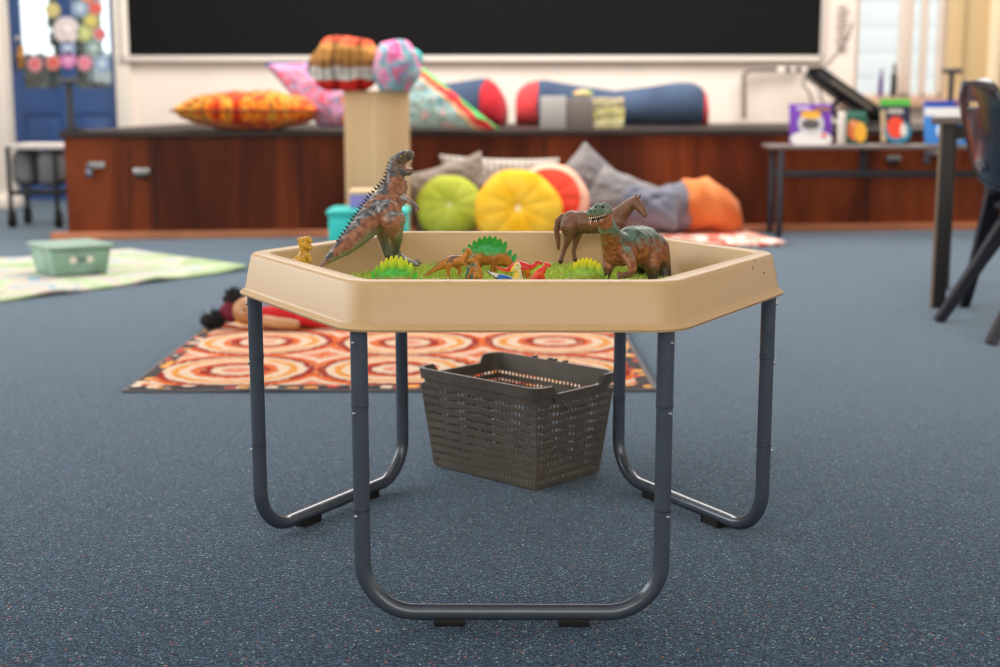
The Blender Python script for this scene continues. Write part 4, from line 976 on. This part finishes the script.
nn2 = m_pas.noise(7, pv, 3); ad2 = m_pas.n('ShaderNodeMath', operation='MULTIPLY_ADD'); ad2.inputs[1].default_value = .12; m_pas.l(nn2, ad2.inputs[0])
m_pas.l(sx2.outputs[0], ad2.inputs[2])
inner = m_pas.ramp(m_pas.noise(16, pv, 2), [(.35, (120, 176, 190)), (.45, (190, 220, 226)), (.55, (150, 190, 176)), (.65, (222, 190, 200))])
band = m_pas.ramp(ad2.outputs[0], [(0, (0, 0, 0)), (.055, (255, 255, 255))], True)
bandc = m_pas.ramp(ad2.outputs[0], [(.055, (244, 196, 150)), (.08, (232, 84, 84)), (.10, (214, 60, 66)), (.12, (96, 190, 110))], True)
m_pas.l(m_pas.mix(inner, bandc, band), m_pas.b.inputs['Base Color'])
c = P(440, 100, 7.9); k_ = 7.9 / F
pillow('large pastel cushion with a red and green edge band, just right of the plinth', Vector((c.x, c.y, c.z)), .50, .42, .2, standing(4, 14, 0), m_pas.m, seed=10, group='cushions on the stage',
       quad=[((x - 440) * k_, (100 - y) * k_ * 1.03) for x, y in ((397, 128), (499, 129), (424, 69), (397, 72))])
# navy bolsters
m_navyf = fabric('navy_cotton', [(.3, (58, 72, 96)), (.7, (76, 92, 118))], 4)
m_redf = fabric('red_cotton', [(.3, (206, 58, 62)), (.7, (226, 78, 80))], 4)
m_redd = fabric('dark_red_cotton', [(.3, (178, 34, 46)), (.7, (200, 50, 58))], 4)
def sbol(px, d, rp, lift=0): r = rp * d / F; q_ = P(px, 100, d); return (Vector((q_.x, q_.y, ZS + r + .001 + lift)), r)
b1 = empty('navy_bolster', (P(612, 120, 9.9).x, 7.6, ZS), 'long navy bolster with red ends lying on the stage under the blackboard', 'bolster', 'navy bolsters on the stage')
D9 = 9.9
sweep('navy_cover', [sbol(537, D9, 21.5), sbol(545, D9, 21.6), sbol(560, D9, 20.8), sbol(580, D9, 19.2), sbol(600, D9, 17.5), sbol(615, D9, 16.6), sbol(632, D9, 17.5), sbol(655, D9, 19.2), sbol(675, D9, 20.4), sbol(690, D9, 20.6), sbol(698, D9, 19.5), sbol(703, D9, 17.5)], m_navyf, b1, wr=.05)
sweep('red_end', [sbol(515.5, D9, 12), sbol(517, D9, 15.5), sbol(520, D9, 18), sbol(527, D9, 20.5), sbol(537.5, D9, 21.6)], m_redf, b1, wr=.03)
sweep('red_end', [sbol(702.5, D9, 17.7), sbol(706, D9, 15), sbol(708, D9, 10)], m_redf, b1)
b2 = empty('navy_bolster', (P(470, 120, 9.7).x, 7.4, ZS), 'short view of a navy bolster with a dark red end, behind the pastel cushion', 'bolster', 'navy bolsters on the stage')
sweep('navy_cover', [sbol(400, 10.0, 18), sbol(425, 9.95, 20), sbol(450, 9.9, 20.5), sbol(468, 9.85, 22), sbol(480, 9.8, 22.5), sbol(487, 9.78, 22.8)], m_navyf, b2, wr=.04)
sweep('dark_red_end', [sbol(486.5, 9.78, 22.9), sbol(495, 9.76, 20), sbol(501, 9.75, 16.5), sbol(505, 9.74, 11)], m_redd, b2, wr=.1)
# boxes and cards on the stage edge
c0 = P(541, 110, 8.45); c1 = P(566, 110, 8.45); c2 = P(592, 110, 8.6); hz_ = P(560, 96, 8.45).z - ZS
bx = empty('magazine_box', ((c0.x + c2.x) / 2, c0.y + .09, ZS), 'pale grey and dark grey open file box on the stage edge', 'box')
B().box(((c0.x + c1.x) / 2, c0.y + .09, ZS + hz_ / 2), (c1.x - c0.x, .18, hz_), bev=.004).build('pale_side', M('pale_grey_card', (186, 182, 180), .6), bx)
B().box(((c1.x + c2.x) / 2 + .001, c0.y + .10, ZS + hz_ / 2 - .006), (c2.x - c1.x, .18, hz_ - .012), bev=.004).build('dark_side', M('mid_grey_card', (126, 116, 112), .6), bx)
m_cards = fabric('printed_cards', [(0, (222, 208, 160)), (.42, (236, 226, 190)), (.5, (170, 160, 110)), (.56, (226, 190, 120)), (.62, (150, 190, 130)), (.7, (200, 170, 160))], 40, True)
e0, e1 = P(591, 110, 8.45), P(626, 110, 8.45)
zc0 = ZS; grp = 'printed picture cards stacked on the stage'
for i, (dx, w, col, lb) in enumerate(((0, .2, (226, 206, 156), 'cream box of picture cards, lowest in the stack on the stage edge'), (.004, .19, (206, 200, 120), 'yellow-green box of picture cards in the middle of the stack on the stage edge'), (-.006, .195, (214, 190, 160), 'pinkish tan box of picture cards, topmost on the stage edge'))):
    o = B().box(((e0.x + e1.x) / 2 + dx, e0.y + .08, zc0 + .032), (w, .13, .06), RM(0, 0, i * 5 - 4), bev=.004).build('card_box', M('card_' + str(i), col, .6, var=.3, vscale=30)); tag(o, lb, 'box', grp)
    B().box(((e0.x + e1.x) / 2 + dx, e0.y + .08 - .068, zc0 + .032), (w * .7, .004, .03), RM(0, 0, i * 5 - 4)).build('printed_label', m_cards, o, smooth=False)
    zc0 += .063
c = P(581, 92, 8.75); o = lump('picture_roll', 'crumpled gold and green paper lying on top of the grey file box', (c.x, c0.y + .10, ZS + hz_ + .016), .055, (1.2, .6, .42), fabric('gold_paper', [(.3, (210, 160, 90)), (.5, (230, 200, 150)), (.65, (120, 170, 90))], 30), 3, .2, None, 'paper', 4)
# ------------------------------------------------------------------ T-shaped black stands
def tstand(label, px, ytop, d, wpx, base_z, grp):
    t = P(px, ytop, d); root = empty('clamp_stand', (t.x, t.y, base_z), label, 'stand', grp)
    B().cone((t.x, t.y, base_z + .01), (t.x, t.y, t.z), .02, .02, 16).build('post', M('stand_dark', (52, 54, 62), .5), root)
    w = wpx * d / F; B().box((t.x, t.y, t.z), (w, .08, .035), bev=.006).build('cross_bar', M('stand_bar', (72, 72, 76), .5), root)
    B().box((t.x + .02, t.y, base_z + .008), (.09, .09, .014), bev=.004).build('base', m_black, root)
tstand('dark T-shaped stand in front of the blue door', 68.5, 81, 7.82, 18, ZS, 'T-shaped stands')
tstand('dark T-shaped stand in front of the window at the right', 952, 71, 9.8, 17, ZS, 'T-shaped stands')
# ------------------------------------------------------------------ trolley at the left end of the stage
def trolley():
    d = 8.6; a = P(14, 146, d); c = P(64, 146, d); z0 = P(40, 188, d).z
    m_w = M('trolley_white', (214, 206, 198), .5); m_g = M('grey_tub', (112, 114, 116), .6, var=.12, vscale=8)
    root = empty('wheeled_trolley', ((a.x + c.x) / 2, a.y, 0), 'black wheeled trolley with round grey tubs, left of the stage', 'trolley')
    cx_ = (a.x + c.x) / 2; w = c.x - a.x
    B().box((cx_ + .03, a.y, a.z), (w, .34, .035), bev=.008).build('top_tray', m_w, root)
    for s in (-.25, .25): B().box((cx_ + s * w, a.y, (a.z + z0) / 2 - .005), (w * .44, .26, (a.z - z0) * .86), bev=.06, seg=5).build('round_tub', m_g, root)
    f = B(); zz = P(40, 192, d).z
    f.box((cx_, a.y, zz), (w, .3, .025), bev=.005)
    for sx in (-1, 1):
        for sy_ in (-1, 1): f.box((cx_ + sx * w * .46, a.y + sy_ * .15, (a.z + .1) / 2), (.022, .022, a.z - .1))
    f.build('frame', m_black, root, smooth=False)
    for sx in (-1, 1):
        for sy_ in (-1, 1):
            x = cx_ + sx * w * .46; y = a.y + sy_ * .14
            B().cone((x - .014, y, .045), (x + .014, y, .045), .045, .045, 20).box((x, y, .085), (.04, .04, .04), bev=.004).build('castor', m_rubber, root)
trolley()
# ------------------------------------------------------------------ conduit, cables and angled black screen
q = [P(744, 119, 10.8), P(744, 76, 10.8), P(747, 71, 10.8), P(752, 69, 10.8), P(800, 67.5, 10.8)]
tag(B().tube(q, .022, 12).build('wall_conduit', M('conduit_grey', (140, 126, 116), .5)), 'bent grey conduit pipe running up the cream wall at the right', 'pipe')
pb = P(805, 70, 10.6); root = empty('power_board', pb, 'white power board with plugs under the right end of the blackboard', 'power board')
B().box(pb, (.42, .05, .045), bev=.008).build('casing', m_white, root)
for s in (-.14, -.06, .03, .1): B().box(pb + Vector((s, -.05, .002)), (.04, .06, .04), bev=.006).build('plug', M('grey_plug', (120, 112, 108), .5) if 'grey_plug' not in bpy.data.materials else bpy.data.materials['grey_plug'], root)
m_cab = M('cable_grey', (112, 104, 98), .5)
for lb, pts in (('thin cable hanging from the power board behind the black screen', [(820, 72), (818, 85), (822, 100), (826, 112)]),
                ('thin cable looping down beside the window frame to the power board', [(853, 22), (848, 38), (838, 52), (828, 64), (822, 70)]),
                ('thin cable draped left of the black screen', [(806, 74), (803, 84), (810, 94), (815, 112)])):
    tag(B().tube([P(x, y, 10.5) for x, y in pts], .009, 8).build('power_cable', m_cab), lb, 'cable', 'power cables near the window')
# strip of small beads and tags hanging at the right of the board
hg = P(843, 8, 10.85); root = empty('wall_hanging', hg, 'narrow grey paper chain hanging on the wall between board and window', 'wall hanging')
b = B()
for i in range(11): b.box((hg.x + .012 * sin(i * 2.1), 8.57, P(843, 6 + i * 4.2, 10.87).z), (.07, .02, .018), RM(0, 12 * sin(i * 1.7), 0), bev=.004)
b.build('paper_links', M('grey_paper', (190, 176, 170), .8), root)
def screen():
    a = P(812, 72, 9.3); c = P(878, 118, 9.3)
    # slanted panel with a curved support
    u = (c - a); L = u.length; ang_ = atan2(u.z, u.x)
    root = empty('tilted_monitor', ((a.x + c.x) / 2, a.y, ZS), 'black screen tilted back on its stand by the window', 'monitor')
    R = Matrix.Rotation(-ang_, 3, 'Y')
    mid = (a + c) / 2
    B().box(mid, (L, .34, .085), R, bev=.012).build('screen_panel', M('gloss_black', (16, 16, 18), .25), root)
    B().box(mid + R @ Vector((.0, -.172, .0)), (L * .6, .004, .025), R).build('side_vent', M('vent_grey', (96, 90, 80), .5), root, smooth=False)
    p1 = mid + R @ Vector((-.02, 0, -.03))
    B().tube([p1, p1 + Vector((-.05, 0, -.07)), p1 + Vector((-.02, 0, -.13)), p1 + Vector((.05, 0, -.15)), Vector((p1.x + .08, p1.y, ZS + .03))], .022, 12).build('support_arm', m_black, root)
    B().box((mid.x + .06, a.y, ZS + .012), (.3, .26, .022), bev=.006).build('base', m_black, root)
screen()
# bottles on the window sill
def bottle(px, ytop, ybot, rpx, col, lb):
    d = 10.82; p = P(px, ybot, d); h = P(px, ytop, d).z - wz - .001; r = rpx * d / F; z = wz + .001
    root = empty('bottle', (p.x, 8.54, z), lb, 'bottle', 'bottles on the window sill')
    prof = [(.9, 0), (1, .03), (1, .55), (.8, .66), (.42, .74), (.42, .80)]
    m_ = M('bottle_' + lb.split()[0], col, .35)
    B().loft([[(p.x + r * k * cos(2 * pi * i / 20), 8.54 + r * k * sin(2 * pi * i / 20), z + h * t) for i in range(20)] for k, t in prof]).build('flask', m_, root)
    B().cone((p.x, 8.54, z + h * .80), (p.x, 8.54, z + h * .92), r * .6, r * .5).cone((p.x, 8.54, z + h * .92), (p.x + r * .3, 8.54, z + h), r * .2, r * .12).build('cap', m_, root)
bottle(881, 68, 92, 2.4, (92, 44, 130), 'purple bottle standing on the window sill'); bottle(894, 62, 92, 3.0, (26, 24, 28), 'black bottle standing on the window sill')
# ------------------------------------------------------------------ low table with books
TD = 7.99
tl, tr_ = P(771, 147, TD), P(975, 147, TD); tzz = P(860, 146.5, TD).z
m_tt = M('grey_laminate', (132, 122, 118), .4); m_leg = M('charcoal_steel', (58, 60, 68), .4)
tb = empty('low_table', ((tl.x + tr_.x) / 2, tl.y, 0), 'low grey-topped table with charcoal legs holding picture books', 'table')
B().box(((tl.x + tr_.x) / 2 + .1, tl.y + .02, tzz), (tr_.x - tl.x + .24, .34, .022), bev=.005).build('table_top', m_tt, tb)
for x in (tl.x + .035, tr_.x + .17):
    for y in (-.13, .14): B().box((x, tl.y + y, tzz / 2 - .006), (.032, .032, tzz - .014), bev=.004).build('leg', m_leg, tb)
zr = P(820, 175, TD).z
B().box(((tl.x + tr_.x) / 2 + .1, tl.y + .14, zr), (tr_.x - tl.x + .1, .03, .04), bev=.004).build('rail', m_leg, tb)
xm = P(869, 160, TD).x; B().box((xm, tl.y + .14, (tzz + zr) / 2), (.04, .03, tzz - zr - .03), bev=.004).build('brace', m_leg, tb)
m_page = M('paper_pages', (236, 230, 218), .8)
def book(lb, x0, x1, ytop, col, art, spine=None, dd=0, tilt=14):
    d = TD + dd; a = P(x0, 140, d); c = P(x1, 140, d); z0 = tzz + .013; h = P(x0, ytop, d).z - z0; w = c.x - a.x
    root = empty('picture_book', ((a.x + c.x) / 2, a.y, z0), lb, 'book', 'picture books on the low table')
    R = RM(-tilt, 0, 0)
    def at(u, t, y=0): return Vector(((a.x + c.x) / 2 + u * w / 2, a.y, z0)) + R @ Vector((0, y, t * h / cos(math.radians(tilt))))
    B().box(at(0, .5), (w, .016, h * 1.02), R, bev=.002).build('cover', M('cover_' + lb.split()[0] + str(int(x0)), col, .4), root)
    B().box(at(0, .5, .012), (w * .95, .012, h * .96), R).build('pages', m_page, root, smooth=False)
    B().box(at(0, .3, .075) + Vector((0, 0, -.0)), (w * .5, .006, h * .58), RM(28, 0, 0)).build('prop_stand', m_page, root, smooth=False)
    for k, (kind, u, t, sx, sz, cc) in enumerate(art):
        m_ = M('art_%d_%d' % (x0, k), cc, .5)
        if kind == 'b': B().box(at(u, t, -.0095), (sx * w, .003, sz * h), R).build('printed_shape', m_, root, smooth=False)
        else:
            b = B(); b.cone((0, -.0015, 0), (0, .0015, 0), .5, .5, 28)
            for v in b.bm.verts: v.co = Vector((v.co.x * sx * w, v.co.y, v.co.z * sz * h)); v.co = R @ v.co + at(u, t, -.0098 - k * .0006)
            b.build('printed_shape', m_, root, smooth=False)
    return root
book('purple picture book with a white and yellow figure, leftmost on the low table', 790, 832, 104, (112, 56, 168),
     [('b', -.35, .88, .3, .08, (216, 196, 230)), ('b', .55, .86, .36, .08, (170, 120, 40)), ('o', 0, .12, 1.0, .44, (226, 224, 222)), ('o', 0, .50, .62, .58, (206, 204, 206)), ('o', 0, .72, .5, .2, (248, 180, 50)), ('o', -.02, .48, .44, .26, (88, 84, 84)), ('o', .6, .2, .14, .1, (222, 60, 60))])
o = B().box(P(841.5, 129, TD - .01), (.042, .05, P(841, 111, TD).z - tzz - .02), RM(-2, 0, 0), bev=.012).build('white_book', M('white_spine', (232, 224, 214), .5))
o.location.z += (tzz + .013) - (P(841.5, 129, TD - .01).z - (P(841, 111, TD).z - tzz - .02) / 2) + .001
tag(o, 'narrow upright white book standing between the purple and dark green books', 'book', 'picture books on the low table')
book('dark green picture book with an orange and yellow animal shape, second on the low table', 846, 867, 111, (30, 92, 76),
     [('o', -.1, .4, .8, .6, (222, 110, 60)), ('o', .35, .35, .6, .62, (240, 176, 50)), ('o', -.35, .6, .4, .24, (236, 150, 100)), ('b', 0, .88, .7, .06, (90, 140, 120))])
book('picture book with a bright green top band and a big red shape', 881, 911, 99, (44, 46, 70),
     [('b', 0, .92, 1.0, .16, (92, 184, 70)), ('b', 0, .72, .5, .10, (190, 186, 176)), ('o', .1, .28, .9, .55, (40, 130, 160)), ('o', -.02, .36, .6, .5, (236, 74, 48)), ('o', .5, .3, .22, .3, (226, 220, 210)), ('b', -.84, .4, .16, .72, (196, 170, 130))])
book('blue book with a broad white band, partly behind the desk edge', 925, 962, 101, (54, 132, 214),
     [('b', 0, .93, 1.0, .12, (40, 74, 176)), ('b', 0, .74, 1.0, .2, (238, 236, 234)), ('b', .85, .92, .16, .1, (206, 50, 70)), ('o', .1, .3, .5, .4, (210, 226, 242))])
book('small sky blue book with a pale figure, rightmost on the low table', 950, 968, 126, (60, 140, 220), [('o', 0, .5, .55, .55, (214, 214, 230)), ('b', 0, .9, .8, .1, (230, 236, 244))], dd=-.1)
# ------------------------------------------------------------------ desk at the right edge
def desk():
    d = 5.12; g = G(930, 307); zt = P(940, 124, d).z
    m_d = M('desk_dark_edge', (36, 33, 32), .5); m_dl = M('tan_edge', (150, 128, 106), .5); m_dt = M('desk_top', (118, 106, 98), .4)
    root = empty('desk', (g.x, g.y, 0), 'desk with a square dark leg standing at the right edge behind the chair', 'desk')
    RZ = Matrix.Rotation(math.radians(-19), 3, 'Z'); o = Vector((g.x, g.y, 0))
    L = lambda x, y, z: o + RZ @ Vector((x, y, z))
    B().box(L(.52, .29, zt + .012), (1.1, .66, .026), RZ, bev=.003).build('desk_top', m_dt, root)
    for x in (.02, .98):
        for y in (.0, .56):
            lg = B().box(L(x + .012, y, zt / 2), (.046, .055, zt), RZ, bev=.003).build('leg', m_d, root)
            B().box(L(x - .015, y, zt / 2), (.010, .056, zt - .004), RZ).build('edge_strip', m_dl, lg, smooth=False)
    B().box(L(.5, .0, zt - .03), (.92, .03, .05), RZ).build('apron', m_d, root, smooth=False)
desk()
# ------------------------------------------------------------------ chair at the right edge
def chair():
    m_c = M('navy_shell', (22, 30, 44), .22, var=.05, vscale=8, coat=.3); m_l = M('graphite_legs', (52, 54, 62), .3); m_h = M('slot_metal', (96, 102, 112), .35)
    A = G(935, 322); C = G(987, 345)
    cx_, cy = (A.x + C.x) / 2, (A.y + C.y) / 2
    root = empty('school_chair', (cx_ + .25, cy, 0), 'dark navy moulded plastic school chair cut off by the right edge', 'chair')
    # shell swept from seat front over the seat to the top of the back
    prof = [(.62, .425), (.58, .44), (.46, .438), (.34, .43), (.25, .435), (.185, .46), (.15, .51), (.125, .58), (.105, .66), (.09, .73), (.084, .752), (.081, .768), (.074, .80), (.068, .826), (.066, .838)]
    halfw = [.17, .19, .20, .20, .195, .185, .18, .19, .20, .207, .207, .207, .195, .165, .10]
    b = B(); rings = []; sx0 = -.075
    for (x, z), w in zip(prof, halfw):
        row = []
        for j in range(17):
            t = j / 16 * 2 - 1; bow = .025 * (t * t)
            row.append(b.bm.verts.new((cx_ + x + ((bow + sx0) if z > .47 else sx0 * .5), cy + t * w, z + (bow * .4 if z <= .47 else 0))))
        rings.append(row)
    for i in range(len(rings) - 1):
        for j in range(16):
            if i == 10 and 6 <= j <= 9: continue      # hand slot
            b.bm.faces.new((rings[i][j], rings[i][j + 1], rings[i + 1][j + 1], rings[i + 1][j]))
    sh = b.build('shell', m_c, root, auto=180)
    m = sh.modifiers.new('s', 'SOLIDIFY'); m.thickness = .012; m = sh.modifiers.new('b', 'SUBSURF'); m.levels = 1; m.render_levels = 2
    B().tube([(cx_ + .006, cy - .05, .748), (cx_ + .002, cy, .747), (cx_ + .006, cy + .05, .748)], .006, 8).build('slot_trim', m_h, sh)
    mp = B(); mp.cone((cx_ + .06, cy, .565), (cx_ + .032, cy, .558), .026, .02, 28).build('round_boss', m_h, sh)
    hubz = .42
    def leg(p, q, name='leg'):
        p, q = Vector(p), Vector(q)
        b = B(); dirv = (q - p).normalized(); a = dirv.cross(Vector((1, 0, 0))).normalized() if abs(dirv.x) < .9 else Vector((0, 1, 0)); c = dirv.cross(a)
        def ring(o, w, t): return [o + a * w * sx + c * t * sy_ for sx, sy_ in ((-1, -1), (1, -1), (1, 1), (-1, 1))]
        b.loft([ring(p, .022, .032), ring(p.lerp(q, .5), .017, .022), ring(q, .015, .018)]); b.build(name, m_l, root, smooth=False, bevel=.004)
    leg((cx_ + .25, cy + .17, .44), (A.x + .01, A.y, .0)); leg((cx_ + .25, cy - .17, .44), (C.x + .01, C.y, .0))
    leg((cx_ + .25, cy + .17, .44), (cx_ + .62, A.y - .02, .0)); leg((cx_ + .25, cy - .17, .44), (cx_ + .62, C.y + .02, .0))
    leg((cx_ + .16, cy + .19, .47), (cx_ + .21, A.y + .36, .0))
    B().box((cx_ + .24, cy, .42), (.18, .36, .03), bev=.01).build('seat_frame', m_l, root)
    for s in (-1, 1): B().tube([(cx_ + .26, cy + s * .16, .43), (cx_ + .16, cy + s * .17, .47), (cx_ + .135, cy + s * .165, .56)], [.026, .024, .012], 10).build('back_support', m_l, root)
chair()
# ------------------------------------------------------------------ light
W = bpy.data.worlds.new('world'); sc.world = W; W.use_nodes = True
bg = W.node_tree.nodes['Background']; bg.inputs[0].default_value = (.93, .97, 1, 1); bg.inputs[1].default_value = 1.7
def area(name, loc, rot, sx, sy_, e, col=(1, 1, 1)):
    l = bpy.data.lights.new(name, 'AREA'); l.shape = 'RECTANGLE'; l.size = sx; l.size_y = sy_; l.energy = e; l.color = col
    o = bpy.data.objects.new(name, l); COL.objects.link(o); o.location = loc; o.rotation_euler = rot; return o
area('ceiling_daylight', (.3, 5.9, 3.42), (0, 0, 0), 6.4, 2.8, 360, (1, .97, .93))
area('ceiling_lamp', (.3, 1.2, 3.42), (0, 0, 0), 4.0, 2.0, 18, (1, .96, .90))
area('window_daylight_left', (XL + .05, 1.2, 1.95), (0, math.radians(-90), 0), 1.9, 6.4, 85, (.95, .98, 1))
area('front_fill', (1.2, YF + .05, 2.1), (math.radians(90), 0, 0), 6, 2.0, 85, (1, .98, .95))  # added fill behind the camera for camera-facing surfaces; the front wall is closed
# ------------------------------------------------------------------ camera
cam = bpy.data.cameras.new('camera'); co = bpy.data.objects.new('camera', cam); COL.objects.link(co); sc.camera = co
co.location = CAMP; co.rotation_euler = (pi / 2 - PITCH, 0, YAW)
cam.sensor_width = 36; cam.lens = 36 * F / 1000; cam.clip_start = .05
cam.dof.use_dof = True; cam.dof.focus_distance = 2.2; cam.dof.aperture_fstop = 3.4
sc.view_settings.view_transform = 'Standard'; sc.view_settings.look = 'None'; sc.view_settings.gamma = 1; sc.view_settings.use_curve_mapping = False
sc.view_settings.exposure = 0.15
sc.cycles.filter_width = 1.0; sc.cycles.max_bounces = 7; sc.cycles.diffuse_bounces = 4; sc.cycles.transparent_max_bounces = 8
sc.cycles.sample_clamp_indirect = 8
sc.cycles.use_denoising = True
